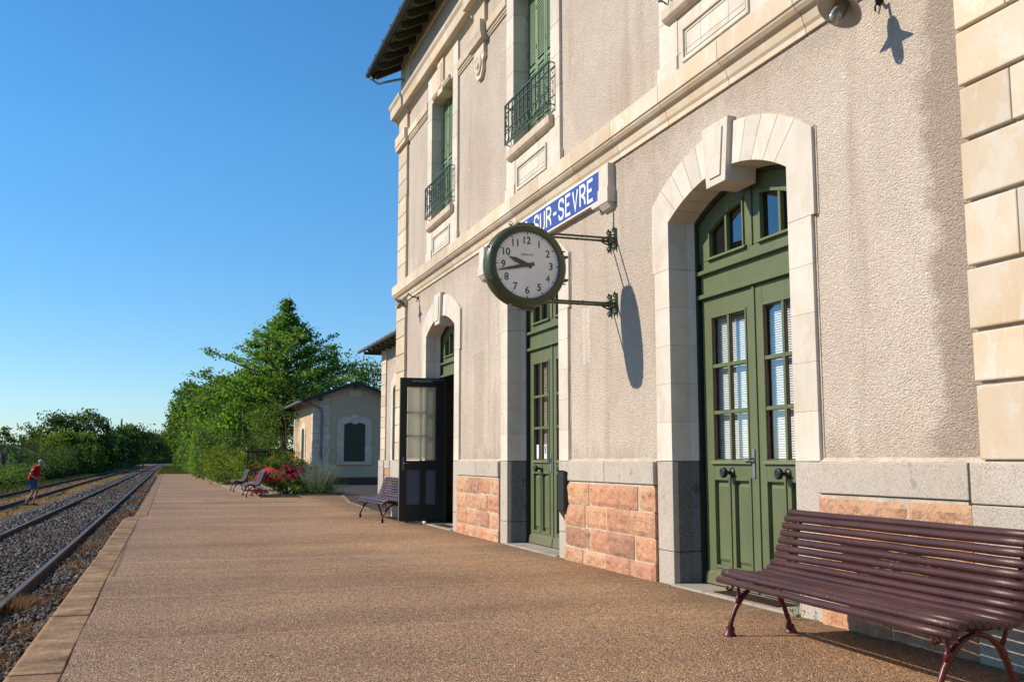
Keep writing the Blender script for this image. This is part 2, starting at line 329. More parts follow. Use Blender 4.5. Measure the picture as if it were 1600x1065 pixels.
# ------------------------------------------------------------------ mesh building
def tag(o, label=None, cat=None, group=None, kind=None):
    if label: o['label'] = label
    if cat: o['category'] = cat
    if group: o['group'] = group
    if kind: o['kind'] = kind
    return o
def empty(name, loc, rz=0, **kw):
    o = bpy.data.objects.new(name, None); col.objects.link(o); o.location = loc; o.rotation_euler.z = rz
    o.empty_display_size = .3
    return tag(o, **kw)
def wloc(o):
    v = Vector((0, 0, 0))
    while o is not None: v += o.location; o = o.parent
    return v
class MB:
    def __init__(s): s.v = []; s.f = []; s.sm = []
    def add(s, vs, fs, smooth=False):
        n = len(s.v); s.v += [tuple(p) for p in vs]; s.f += [tuple(i+n for i in f) for f in fs]; s.sm += [smooth]*len(fs); return s
    def box(s, x0, x1, y0, y1, z0, z1):
        return s.add([(x0,y0,z0),(x1,y0,z0),(x1,y1,z0),(x0,y1,z0),(x0,y0,z1),(x1,y0,z1),(x1,y1,z1),(x0,y1,z1)],
              [(0,3,2,1),(4,5,6,7),(0,1,5,4),(1,2,6,5),(2,3,7,6),(3,0,4,7)])
    def cbox(s, c, sz, mat=None):
        x, y, z = sz[0]/2, sz[1]/2, sz[2]/2
        vs = [Vector(p) for p in ((-x,-y,-z),(x,-y,-z),(x,y,-z),(-x,y,-z),(-x,-y,z),(x,-y,z),(x,y,z),(-x,y,z))]
        vs = [(mat @ p if mat else p) + Vector(c) for p in vs]
        return s.add(vs, [(0,3,2,1),(4,5,6,7),(0,1,5,4),(1,2,6,5),(2,3,7,6),(3,0,4,7)])
    def prism(s, poly, axis, a, b, smooth=False):
        """poly of 2D points; axis x: (y,z); y: (x,z); z: (x,y)"""
        def P(p, t): return (t,p[0],p[1]) if axis=='x' else ((p[0],t,p[1]) if axis=='y' else (p[0],p[1],t))
        n = len(poly); vs = [P(p,a) for p in poly] + [P(p,b) for p in poly]
        fs = [tuple(range(n)), tuple(range(2*n-1, n-1, -1))]
        s.add(vs, fs); k = len(s.v)-2*n
        s.f += [(k+i, k+n+i, k+n+(i+1)%n, k+(i+1)%n) for i in range(n)]; s.sm += [smooth]*n; return s
    def loft(s, rings, caps=True, smooth=True, closed=True):
        n = len(rings[0]); k = len(s.v)
        for r in rings: s.v += [tuple(p) for p in r]
        m = n if closed else n-1
        for j in range(len(rings)-1):
            for i in range(m):
                s.f.append((k+j*n+i, k+j*n+(i+1)%n, k+(j+1)*n+(i+1)%n, k+(j+1)*n+i)); s.sm.append(smooth)
        if caps:
            s.f.append(tuple(k+i for i in range(n-1,-1,-1))); s.sm.append(False)
            e = k+(len(rings)-1)*n; s.f.append(tuple(e+i for i in range(n))); s.sm.append(False)
        return s
    def tube(s, pts, r, n=8, caps=True):
        pts = [Vector(p) for p in pts]; rs = r if isinstance(r, (list, tuple)) else [r]*len(pts); rings = []
        up = None
        for i, p in enumerate(pts):
            d = (pts[min(i+1, len(pts)-1)] - pts[max(i-1, 0)]).normalized()
            if up is None: up = Vector((0,0,1)) if abs(d.z) < .9 else Vector((0,1,0))
            a = d.cross(up).normalized(); b = a.cross(d).normalized(); up = b
            rings.append([p + (a*math.cos(2*PI*k/n) + b*math.sin(2*PI*k/n))*rs[i] for k in range(n)])
        return s.loft(rings, caps)
    def lathe(s, prof, c=(0,0,0), ax=(0,0,1), n=32, smooth=True, caps=False):
        ax = Vector(ax).normalized(); u = ax.orthogonal().normalized(); v = ax.cross(u); c = Vector(c)
        return s.loft([[c + ax*h + (u*math.cos(2*PI*k/n)+v*math.sin(2*PI*k/n))*max(r,1e-4) for k in range(n)] for r, h in prof], caps, smooth)
    def sphere(s, c, r, n=12, m=8, sc3=(1,1,1)):
        c = Vector(c); rings = []
        for j in range(m+1):
            t = PI*j/m; rings.append([c + Vector((math.sin(t)*math.cos(2*PI*k/n)*r*sc3[0], math.sin(t)*math.sin(2*PI*k/n)*r*sc3[1], -math.cos(t)*r*sc3[2])) for k in range(n)])
        return s.loft(rings, False)
    def build(s, name, mat, parent=None, local=False, bevel=0, seg=2, **kw):
        me = bpy.data.meshes.new(name); off = Vector((0,0,0)) if (local or parent is None) else wloc(parent)
        me.from_pydata([(p[0]-off.x, p[1]-off.y, p[2]-off.z) for p in s.v], [], s.f)
        me.polygons.foreach_set('use_smooth', s.sm); me.update()
        if isinstance(mat, str): mat = M[mat]
        me.materials.append(mat)
        o = bpy.data.objects.new(name, me); col.objects.link(o)
        if parent: o.parent = parent
        if bevel:
            b = o.modifiers.new('bevel', 'BEVEL'); b.width = bevel; b.segments = seg; b.limit_method = 'ANGLE'; b.angle_limit = R(38); b.harden_normals = False
        return tag(o, **kw)
def npmesh(name, V, faces_n, mat, parent=None, smooth=False, off=(0,0,0), **kw):
    """V: (N*k,3) vertices, k per face, all faces k-gons built in order"""
    V = np.asarray(V, dtype=np.float32) - np.array(off, dtype=np.float32); nv = len(V); k = faces_n; nf = nv//k
    me = bpy.data.meshes.new(name); me.vertices.add(nv); me.vertices.foreach_set('co', V.ravel())
    me.loops.add(nv); me.loops.foreach_set('vertex_index', np.arange(nv, dtype=np.int32))
    me.polygons.add(nf); me.polygons.foreach_set('loop_start', np.arange(0, nv, k, dtype=np.int32)); 
    me.update(calc_edges=True); me.materials.append(M[mat] if isinstance(mat, str) else mat)
    o = bpy.data.objects.new(name, me); col.objects.link(o)
    if parent: o.parent = parent
    return tag(o, **kw)
def copy_tree(o, parent=None):
    c = o.copy(); col.objects.link(c); c.parent = parent
    if parent: c.matrix_parent_inverse = o.matrix_parent_inverse
    for ch in list(o.children): copy_tree(ch, c)
    return c
def clump(c, r, n=9): pass

# ------------------------------------------------------------------ foliage
def leaf_quads(P, size, droop=.3, aspect=.55, flat=0.0):
    """diamond leaves at points P (n,3)"""
    n = len(P); d = rng.normal(size=(n,3)); d[:,2] -= droop; d[:,2] *= (1-flat); d /= np.linalg.norm(d,axis=1)[:,None]
    q = rng.normal(size=(n,3)); q -= (q*d).sum(1)[:,None]*d; q /= np.linalg.norm(q,axis=1)[:,None]
    L = size*rng.uniform(.6,1.35,(n,1)); Wd = L*aspect*.5
    nrm = np.cross(d,q)
    a = P-d*L*.5; b = P+q*Wd+nrm*L*.06; c = P+d*L*.5; e = P-q*Wd+nrm*L*.06
    return np.stack([a,b,c,e],1).reshape(-1,3)
def sphere_pts(n, c, r, shell=.55):
    v = rng.normal(size=(n,3)); v /= np.linalg.norm(v,axis=1)[:,None]
    k = (shell + (1-shell)*rng.random((n,1)))**1.0
    return np.asarray(c) + v*k*np.asarray(r)
def limbs(mb, base, tips, r0, wob=.12):
    for t in tips:
        b = Vector(base); t = Vector(t); L = (t-b).length; pts = []
        for i in range(6):
            u = i/5; p = b.lerp(t, u) + Vector((random.uniform(-1,1), random.uniform(-1,1), random.uniform(-.4,1)*.6))*L*wob*u*(1-u)*2
            pts.append(p)
        mb.tube(pts, [r0*(1-.8*i/5) for i in range(6)], 5)
def crown_pts(center, rad, nclump, per, csize, lower=-.8, flatten=.7, irregular=.25):
    """leaf clumps spread through an irregular crown: returns leaf points and clump centres"""
    out = []; cs = []
    c = np.array(center)
    lob = [(rng.normal(size=3), rng.uniform(.75,1.2)) for _ in range(9)]
    for i in range(nclump):
        v = rng.normal(size=3); v /= np.linalg.norm(v)
        if v[2] < lower: v[2] = -v[2]
        k = 1.0
        for a, s_ in lob:
            a = a/np.linalg.norm(a); k += irregular*(s_-1)*max(0, float(a@v))**3*4
        rr = rng.uniform(.45, 1.0)**.6*k
        p = c + v*rr*np.array(rad); cs.append(p)
        sz = csize*rng.uniform(.6, 1.4)
        m = int(per*rng.uniform(.6, 1.4))
        q = np.clip(rng.normal(size=(m,3)),-1.7,1.7)*.42; out.append(p + q*np.array([sz, sz, sz*flatten]))
    return np.concatenate(out), cs
def broad_tree(name, x, y, z0, h, rad, mat, label, cat='tree', group=None, nclump=90, per=60, leaf=.3, trunk=.2, bare=.25, seed=None, csize=None):
    root = empty(name, (x,y,z0), label=label, cat=cat, group=group)
    ch = h*(1-bare); cz = z0+h-ch/2
    P, cs = crown_pts((x,y,cz), (rad,rad,ch/2), nclump, per, csize or rad*.42)
    npmesh('crown', leaf_quads(P, leaf), 4, mat, root, off=root.location)
    mb = MB(); top = Vector((x+random.uniform(-.3,.3), y, z0+h*.55))
    mb.tube([(x,y,z0-.1),(x+.03,y,z0+.4),(x,y,z0+h*.3),top], [trunk*1.35,trunk,trunk*.8,trunk*.45], 9)
    pick = random.sample(range(len(cs)), min(16,len(cs)))
    limbs(mb, (x,y,z0+h*.3), [cs[i] for i in pick], trunk*.4)
    mb.build('trunk','bark',root)
    return root

# ------------------------------------------------------------------ ground, platform, track
MB().box(-3000,3000,-600,5000,-.62,-.60).build('ground','ground_grass',kind='structure')
mb = MB(); mb.box(-9.2,-.5,-12,900,-.58,-.50); mb.build('trackbed','trackbed_soil',kind='structure')
def kerb_x(y): return -.80 if y < 22.2 else (-.80 + .22*min(1, (y-22.2)/.9))
ys = [-6] + list(np.arange(-5.2, 93.1, 1.0)) + [93.4]
mb = MB()
kb = [(-.80,-8),(-.80,22.3),(-.74,22.9),(-.62,23.2),(-.56,93.2)]
inner = [(-.52,-8),(-.525,3),(-.515,6.6),(-.530,7.6),(-.522,9),(-.538,11),(-.530,13.5),(-.515,18),(-.505,22.4),(-.36,23.4),(-.29,93.2)]
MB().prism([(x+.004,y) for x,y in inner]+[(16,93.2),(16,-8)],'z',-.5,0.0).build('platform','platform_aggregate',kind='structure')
# kerb: separate stones with joints
mb = MB(); y = -8.0
def ix(pts, y):
    for (x0,y0),(x1,y1) in zip(pts, pts[1:]):
        if y0 <= y <= y1: return x0+(x1-x0)*(y-y0)/(y1-y0)
    return pts[-1][0]
cuts = [-8,-5,-2.5,0,2.0,4.1,6.35,7.15,8.6,10.9,12.4,14.1,16.2,18.5,20.6,22.25,22.9,23.3,25]+[25+2.3*i for i in range(1,30)]
for a,b in zip(cuts,cuts[1:]):
    e = .006
    dx = random.uniform(-.006,.006)
    mb.prism([(ix(kb,a)+dx,a+e),(ix(inner,a)-.002,a+e),(ix(inner,b)-.002,b-e),(ix(kb,b)+dx,b-e)],'z',-.52,.004+random.uniform(-.003,.003))
mb.build('kerb','kerb_mix',kind='structure',bevel=.007,seg=2)
MB().prism([(5.78,34.85),(5.03,29.0),(4.80,24.5),(4.75,21.5),(30,21.5),(30,90),(5.9,90)],'z',-.3,.004).build('forecourt','asphalt',kind='structure')
MB().prism([(4.72,24.5),(4.78,24.5),(5.05,29.0),(5.82,34.85),(5.74,34.85),(4.99,29.0)],'z',-.2,.010).build('edging_strip','kerb_stone',kind='structure')
MB().prism([(-1.0,-.42),(-.5,-.16),(.3,-.08),(3.4,-.06),(3.4,-.5),(-1.0,-.5)],'y',93.42,400).build('path','ground_grass',kind='structure')

# ballast bed
mb = MB(); mb.prism([(-4.55,-.5),(-4.0,-.36),(-.9,-.36),(-.6,-.5)],'y',-12,600); mb.build('ballast_bed','ballast_bed',kind='structure')
def rail_curve(X0, X1, y0, y1, y):
    t = max(0, min(1, (y-y0)/(y1-y0))); return X0+(X1-X0)*t
def rail(xf, ya, yb, zt=-.25, label=None, group='rails of the tracks'):
    r0 = empty('rail', (xf(ya), max(ya,0), zt-.15), label=label, cat='rail', group=group)
    ysx = [ya]; 
    while ysx[-1] < yb: ysx.append(min(yb, ysx[-1]+max(1.5, abs(ysx[-1])*.06)))
    prof = [(-.07,-.15),(.07,-.15),(.07,-.135),(.012,-.115),(.010,-.045),(.034,-.035),(.036,-.006)]
    prof = [(-.036,-.006),(-.034,-.035),(-.010,-.045),(-.012,-.115),(-.07,-.135)]+prof
    web = MB(); web.loft([[(xf(y)+px, y, zt+pz) for px,pz in prof] for y in ysx], True, False); web.build('rail_web','rust',r0)
    tp = MB(); hp = [(-.036,-.006),(-.030,0.0),(.030,0.0),(.036,-.006)]
    tp.loft([[(xf(y)+px*1.0, y, zt+.0015+pz) for px,pz in hp] for y in ysx], True, False); tp.build('rail_head','rail_top',r0)
f1 = lambda y: -1.54 if y < 60 else -1.54+ (y-60)*.0006
f2 = lambda y: f1(y)-1.505
f3 = lambda y: -5.05-.30*min(1,max(0,(y-36)/40)) if y < 140 else -5.35+(y-140)*.012
f4 = lambda y: f3(y)-1.505
rail(f1,-10,600,label='steel rail nearest the platform edge'); rail(f2,-10,600,label='second steel rail from the platform, across grey ballast')
rail(f3,-10,300,zt=-.27,label='third rail from the platform, rusty beside dry yellow grass'); rail(f4,-10,300,zt=-.27,label='farthest rusty rail, at the foot of the green bank')
# ballast stones as stuff: angular stones scattered one by one
def stones(n, xr, yfun, zf, size):
    xs = rng.uniform(*xr, n); ys_ = yfun(n); zs = zf(xs)
    s = size*rng.uniform(.5,1.5,(n,1,1))*(1+.25*rng.random((n,1,3)))
    cube = np.array([(-1,-1,-1),(1,-1,-1),(1,1,-1),(-1,1,-1),(-1,-1,1),(1,-1,1),(1,1,1),(-1,1,1)],float)*.5
    V = cube[None]*s*np.array([1.25,.9,.75]) + rng.normal(size=(n,8,3))*size*.16
    V[:,4:,:2] *= rng.uniform(.2,.95,(n,1,1)); V[:,:4,1:] *= rng.uniform(.5,1.,(n,1,1))
    A = rng.normal(size=(n,3,3)); Q = np.linalg.qr(A)[0]; V = np.einsum('nij,nkj->nki', Q, V)
    V += np.stack([xs,ys_,zs],1)[:,None,:]
    F = np.array([(0,3,2,1),(4,5,6,7),(0,1,5,4),(1,2,6,5),(2,3,7,6),(3,0,4,7)])
    V = V.reshape(-1,3); nf = n*6
    me = bpy.data.meshes.new('ballast'); me.vertices.add(len(V)); me.vertices.foreach_set('co', V.astype(np.float32).ravel())
    idx = (F[None]+np.arange(n)[:,None,None]*8).reshape(-1).astype(np.int32)
    me.loops.add(len(idx)); me.loops.foreach_set('vertex_index', idx); me.polygons.add(nf); me.polygons.foreach_set('loop_start', np.arange(0,nf*4,4,dtype=np.int32))
    me.update(calc_edges=True); me.materials.append(M['ballast_stone'])
    o = bpy.data.objects.new('ballast', me); col.objects.link(o); return o
def bz(x): return -.358 - .10*np.clip((-x-3.75)/.6,0,1) - .05*((np.abs(x+1.54)<.11)|(np.abs(x+3.045)<.11)) + rng.uniform(-.02,.02,len(x))
def keep_edge(n, a, b): return a + (b-a)*rng.random(n)**1.25
tag(stones(46000,(-4.35,-.86),lambda n: keep_edge(n,4.5,26),lambda x: bz(x)-.02*(np.abs(x+2.3)>1.8),.037),'loose angular grey ballast stones between the near rails','ballast',kind='stuff')
tag(stones(22000,(-4.3,-.9),lambda n: keep_edge(n,24,75),lambda x: bz(x)-.025,.060),'grey ballast stones stretching away along the near track','ballast',kind='stuff')
tag(stones(14000,(-4.3,-.95),lambda n: keep_edge(n,70,170),lambda x: bz(x)-.065,.10),'small grey ballast stones far along the near track','ballast',kind='stuff')
# dry grass
def blades(name, n, fx, fy, z0, h, mat, label, wd=.006, lean=.5, cat='grass', clustered=0, kind='stuff'):
    x = fx(n); y = fy(n); P = np.stack([x,y,np.full(n,z0)],1)
    a = rng.uniform(0,2*PI,n); ln = rng.uniform(0,lean,n); H = h*rng.uniform(.35,1.2,n)
    d = np.stack([np.cos(a)*ln,np.sin(a)*ln,np.ones(n)],1); d/=np.linalg.norm(d,axis=1)[:,None]
    s = np.stack([-np.sin(a),np.cos(a),np.zeros(n)],1)*wd*(1+P[:,1:2]*.02)
    m_ = P+d*(H*.55)[:,None]; bend = np.stack([np.cos(a),np.sin(a),np.zeros(n)],1)*(H*.18*ln*2)[:,None]
    t = P+d*H[:,None]+bend
    V = np.stack([P-s,P+s,m_+s*.8,m_-s*.8],1).reshape(-1,3); V2 = np.stack([m_-s*.8,m_+s*.8,t+s*.15,t-s*.15],1).reshape(-1,3)
    V3 = np.concatenate([V.reshape(-1,4,3),V2.reshape(-1,4,3)],1).reshape(-1,3)
    return npmesh(name, V3, 4, mat, label=label, cat=cat, kind=kind)
def patches(cx, cy, sx_, sy_):
    k = len(cx)
    def f(n):
        i = rng.integers(0,k,n); f.i = i; return np.array(cx)[i]+rng.normal(size=n)*np.array(sx_)[i]
    def g(n): return np.array(cy)[f.i]+rng.normal(size=n)*np.array(sy_)[f.i]
    return f, g
pcx=[-1.15+random.uniform(-.16,.22) for _ in range(22)]; pcy=[8.6,10.1,12.6,13.1,15.5,16.2,18.8,20,22.5,25]+[random.uniform(24,64) for _ in range(12)]
fx,fy = patches(pcx,pcy,[.10]*22,[.18+y*.016 for y in pcy])
blades('dry_weeds',15000,fx,fy,-.365,.07,'dry_weed','low dry orange weeds between the kerb and the nearest rail',.008,1.8)
pcx=[-2.3+random.uniform(-.8,.9) for _ in range(26)]; pcy=[random.uniform(8,70) for _ in range(26)]
fx,fy = patches(pcx,pcy,[.25]*26,[.3+y*.02 for y in pcy])
blades('dry_weeds',8000,fx,fy,-.36,.06,'dry_weed','dry weeds creeping over the ballast between the near rails',.008,1.8)
pcx=[-4.55+random.uniform(-.35,.3) for _ in range(60)]; pcy=[random.uniform(18,120) for _ in range(60)]
fx,fy = patches(pcx,pcy,[.16]*60,[1.2+y*.02 for y in pcy])
blades('dry_grass_strip',26000,fx,fy,-.48,.13,'dry_grass','pale dry grass strip between the two tracks',.008,.8)
blades('dry_weeds',9000,lambda n:rng.uniform(-6.6,-5.3,n),lambda n:rng.uniform(20,110,n),-.48,.09,'dry_grass','sparse dry weeds between the far rails',.008,1.)
blades('verge_grass',30000,lambda n:rng.uniform(-10.5,-7.1,n),lambda n:rng.uniform(24,140,n)**1.0,-.5,.26,'green_grass','tall green and straw coloured grass at the foot of the hedge',.012,.5)
blades('verge_grass',16000,lambda n:rng.uniform(-.75,2.6,n),lambda n:93.3+120*rng.random(n)**1.6,-.08,.20,'green_grass','short mixed grass beyond the end of the platform',.012,.8)
blades('dry_weeds',5000,lambda n:rng.uniform(-1.0,1.2,n),lambda n:93+100*rng.random(n)**1.5,-.12,.16,'dry_grass','dry straw grass at the end of the platform beside the rail',.012,.9)
tw = blades('dead_weed',2200,lambda n:-1.46+rng.normal(size=n)*.11,lambda n:11.9+rng.normal(size=n)*.22,-.38,.15,'dry_weed','dead brown weed tangled over the nearest rail',.004,1.6,cat='weed',kind=None)

# ------------------------------------------------------------------ the station building
XS = 4.715   # stucco plane
XF = 4.68    # face of door and window surrounds
XD = 5.00    # plane of the doors
DOORS = [7.76, 12.80, 17.74]; WINS = [7.80, 12.77, 17.68]
Y0, Y1 = -4.0, 21.35
st = empty('station_building', (XS, 8.5, 0), label='two storey railway station with grey roughcast, pale stone trim and green doors', cat='building')

def arc_pts(yc, zc, r, a0, a1, n=10):
    return [(yc+r*math.sin(a0+(a1-a0)*i/n), zc+r*math.cos(a0+(a1-a0)*i/n)) for i in range(n+1)]
# walls: front sheet built round the openings
mb = MB()
hs = sorted([(yc-1.17,yc+1.17,0.0,3.9) for yc in DOORS])
def wall_with_holes(mb, y0,y1,z0,z1,holes,xa,xb):
    ysx = sorted({y0,y1,*[h[0] for h in holes],*[h[1] for h in holes]})
    for a,b in zip(ysx,ysx[1:]):
        c=(a+b)/2; hh=sorted([(h[2],h[3]) for h in holes if h[0]<c<h[1]]); z=z0
        for h0,h1 in hh:
            if h0>z: mb.box(xa,xb,a,b,z,h0)
            z=h1
        if z<z1: mb.box(xa,xb,a,b,z,z1)
holes = [(yc-1.17,yc+1.17,-.1,3.9) for yc in DOORS]+[(yc-.9,yc+.9,5.70,8.25) for yc in WINS]
wall_with_holes(mb,Y0,Y1,1.15,10.6,holes,XS,XS+.25)
mb.build('wall','stucco',st)
mb = MB(); mb.box(XS+.003,12.0,Y1-.25,Y1-.003,0,10.3); mb.box(XS+.003,12,Y0+.003,Y0+.25,0,10.3); mb.box(11.8,12,Y0+.25,Y1-.25,0,10.3)
mb.prism([(XS+.003,10.3),(12,10.3),(8.36,12.3)],'y',Y1-.25,Y1-.003)
mb.build('side_wall','stucco',st)
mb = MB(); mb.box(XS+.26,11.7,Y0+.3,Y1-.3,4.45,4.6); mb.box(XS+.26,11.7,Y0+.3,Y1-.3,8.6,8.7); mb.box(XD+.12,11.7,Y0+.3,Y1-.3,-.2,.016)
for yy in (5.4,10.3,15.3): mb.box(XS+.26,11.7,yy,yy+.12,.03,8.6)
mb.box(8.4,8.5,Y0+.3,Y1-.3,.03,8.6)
mb.build('interior_partition','dark_interior',st)  # room surfaces painted near-black so they look unlit behind the glass

# plinth: granite cap, pink stones, granite piers
cap = MB(); pink = MB(); mort = MB(); pier = MB(); rev = MB()
XP = XS-.078; XC = XS-.082
def plinth_panel(ya, yb):
    cap = MB(); pink = MB(); mort = MB()
    n = max(1, round((yb-ya)/1.1)); y = ya
    for i in range(n):
        yy = ya+(yb-ya)*(i+1)/n; cap.box(XC,XS+.1,y+.004,yy-.004,.955,1.185); y = yy
    mort.box(XS-.061,XS+.12,ya+.03,yb-.03,-.05,.95)
    for r,(z0,z1) in enumerate(((.68,.925),(.425,.668),(.17,.413),(-.08,.158))):
        n = max(2, round((yb-ya)/.62)); off = (.0,.42,.15,.6)[r]
        cuts_ = [ya]+sorted([ya+(yb-ya)*((i+1+off*.6-.3)/n)+random.uniform(-.05,.05) for i in range(n-1)])+[yb]
        for a,b in zip(cuts_,cuts_[1:]):
            # rock faced block: bulging front grid
            nx = max(3,int((b-a)/.06)); nz = 5; xf_ = XP+random.uniform(-.006,.006)
            g = []
            a_,b_ = a+.008,b-.008
            for jz in range(nz+1):
                for jy in range(nx+1):
                    edge = min(jy/nx, 1-jy/nx, )*nx; ez = min(jz, nz-jz)
                    bul = 0 if (edge<.5 or ez<.5) else random.uniform(.004,.028)
                    g.append((xf_+.014-bul, a_+(b_-a_)*jy/nx, z0+(z1-z0)*jz/nz))
            fs = [(j*(nx+1)+i, j*(nx+1)+i+1,(j+1)*(nx+1)+i+1,(j+1)*(nx+1)+i) for j in range(nz) for i in range(nx)]
            k0 = len(g); xb_ = XS-.02
            ring = [j for j in range(nx+1)]+[(j)*(nx+1)+nx for j in range(1,nz+1)]+[nz*(nx+1)+i for i in range(nx-1,-1,-1)]+[j*(nx+1) for j in range(nz-1,0,-1)]
            g += [(xb_,g[i][1],g[i][2]) for i in ring]; m = len(ring)
            fs += [(ring[i],ring[(i+1)%m],k0+(i+1)%m,k0+i) for i in range(m)]
            pink.add(g,fs)
    cap.build('plinth_cap','granite',st,bevel=.008); pink.build('plinth_stones','pink_sandstone',st); mort.build('plinth_mortar','mortar',st)
for a,b in ((18.74+.33,Y1-.80),(13.82+.31,17.74-1.33-.0),(9.10,11.52),(4.90,6.43)):
    plinth_panel(a,b)
for yc in DOORS:
    for s_ in (-1,1):
        pier = MB(); rev = MB()
        for z0,z1 in ((-.05,.315),(.320,1.186)):
            ya,yb = sorted((yc+s_*1.015,yc+s_*1.335))
            pier.box(XF-.003,XS+.03,ya,yb,z0,z1)
            # dark reveal stones
            p = [(XS+.03,yc+s_*1.015),(XS+.18,yc+s_*1.015),(XS+.25,yc+s_*.985),(XS+.25,yc+s_*1.33),(XS+.03,yc+s_*1.33)]
            rev.prism(p,'z',z0,z1)
        pier.build('granite_pier','granite',st,bevel=.008); rev.build('granite_reveal','granite_dark',st,bevel=.01)
pier = MB()
pier.box(XC-.002,XS+.05,3.6,4.885,-.05,.93); pier.box(XC-.002,XS+.05,3.6,4.885,.937,1.186)
pier.box(XC,XS+.05,Y0,3.597,-.05,1.186)
pier.build('granite_pier','granite',st,bevel=.008); pier = MB()
pier.box(XC-.03,XS+.05,Y1-.80,Y1+.06,-.05,.62); pier.box(XC-.03,XS+.05,Y1-.80,Y1+.06,.625,1.2)
pier.build('granite_pier','granite',st,bevel=.008)
# thin pale weathering fillet over the plinth
mb = MB()
for a,b in ((Y0,6.42),(9.1,11.46),(14.13,16.41),(19.08,Y1-.8)): MB().prism([(XS-.045,1.186),(XS+.01,1.186),(XS+.01,1.225)],'y',a,b).build('plinth_fillet','mortar',st)

# arched stone surrounds
RO, RI = 2.41, 2.06; ZO, ZI = 4.23-RO, 3.845-RI
def surround(yc, parent, x0=XF, xd=None, mat='limestone', dx=0):
    root = empty('door_surround',(x0,yc,0)); root.parent = parent; root.location = Vector((x0,yc,0))-wloc(parent)
    mb = MB(); stations = [(x0,0),(x0+.215,0),(x0+.285,1)]
    sides = {-1:MB(), 1:MB()}
    def block(poly, inner):   # poly of (dy,z), inner = indices on the opening
        for s_ in ((-1,1)):
            mb = sides[s_]
            rings = []
            for xs_,k in stations:
                rings.append([(xs_, yc+s_*(p[0]-(.03*k if i in inner and p[1]<3.6 else 0)), p[1]-(.012*k if i in inner and p[1]>=3.6 else 0)) for i,p in enumerate(poly)])
            if s_<0: rings=[r[::-1] for r in rings]
            mb.loft(rings, True, False)
    e=.0008
    for i in range(5):
        z0 = 1.192+.3815*i; wv = 1.33
        block([(1.02,z0+e),(wv,z0+e),(wv,z0+.3815-e),(1.02,z0+.3815-e)],(0,3))
    # springer
    ti,to = math.asin(1.02/RI), math.asin(1.37/RO)
    ki, ko = math.asin(.15/RI), math.asin(.20/RO)
    N=5; an_i=[ki+(ti-ki)*i/N for i in range(N+1)]; an_o=[ko+(to-ko)*i/N for i in range(N+1)]
    for i in range(N):
        g = .0012
        I=[(RI*math.sin(a),ZI+RI*math.cos(a)) for a in np.linspace(an_i[i]+g,an_i[i+1]-(g if i<N-1 else 0),4)]
        O=[(RO*math.sin(a),ZO+RO*math.cos(a)) for a in np.linspace(an_o[i]+g,an_o[i+1]-(g if i<N-1 else 0),4)]
        if i==N-1: poly = I+[(1.02,3.102),(1.37,3.102)]+O[::-1]; inner=(0,1,2,3,4)
        else: poly = I+O[::-1]; inner=(0,1,2,3)
        block(poly,inner)
    for s_ in (-1,1): sides[s_].build('surround_stones',mat,root,bevel=.0018)
    kb_ = MB()
    kp = [(-.165,3.69),(.165,3.69),(.235,4.27),(-.235,4.27)]
    kb_.prism([(yc+a,b) for a,b in kp],'x',x0-.050,x0+.27)
    kb_.prism([(yc+a,b) for a,b in [(-.095,3.76),(.095,3.76),(.150,4.20),(-.150,4.20)]],'x',x0-.064,x0-.050)
    kb_.build('keystone',mat,root,bevel=.006)
    if mat=='limestone':  # pale render fillet along the arch's back
        fb = MB(); O=arc_pts(yc,ZO,RO+.012,-to,to,24); O2=arc_pts(yc,ZO,RO-.02,-to,to,24)
        for i in range(24): fb.prism([O[i],O[i+1],O2[i+1],O2[i]],'x',x0+.023,x0+.045)
        fb.build('render_fillet','mortar',root)
        for s_ in (-1,1):
            fb=MB(); a,b=sorted((yc+s_*1.328,yc+s_*1.352)); fb.box(x0+.028,x0+.045,a,b,1.2,3.10); a,b=sorted((yc+s_*1.368,yc+s_*1.392)); fb.box(x0+.028,x0+.045,a,b,3.10,3.80); fb.build('render_fillet','mortar',root)
    return root
for yc in DOORS: surround(yc, st)

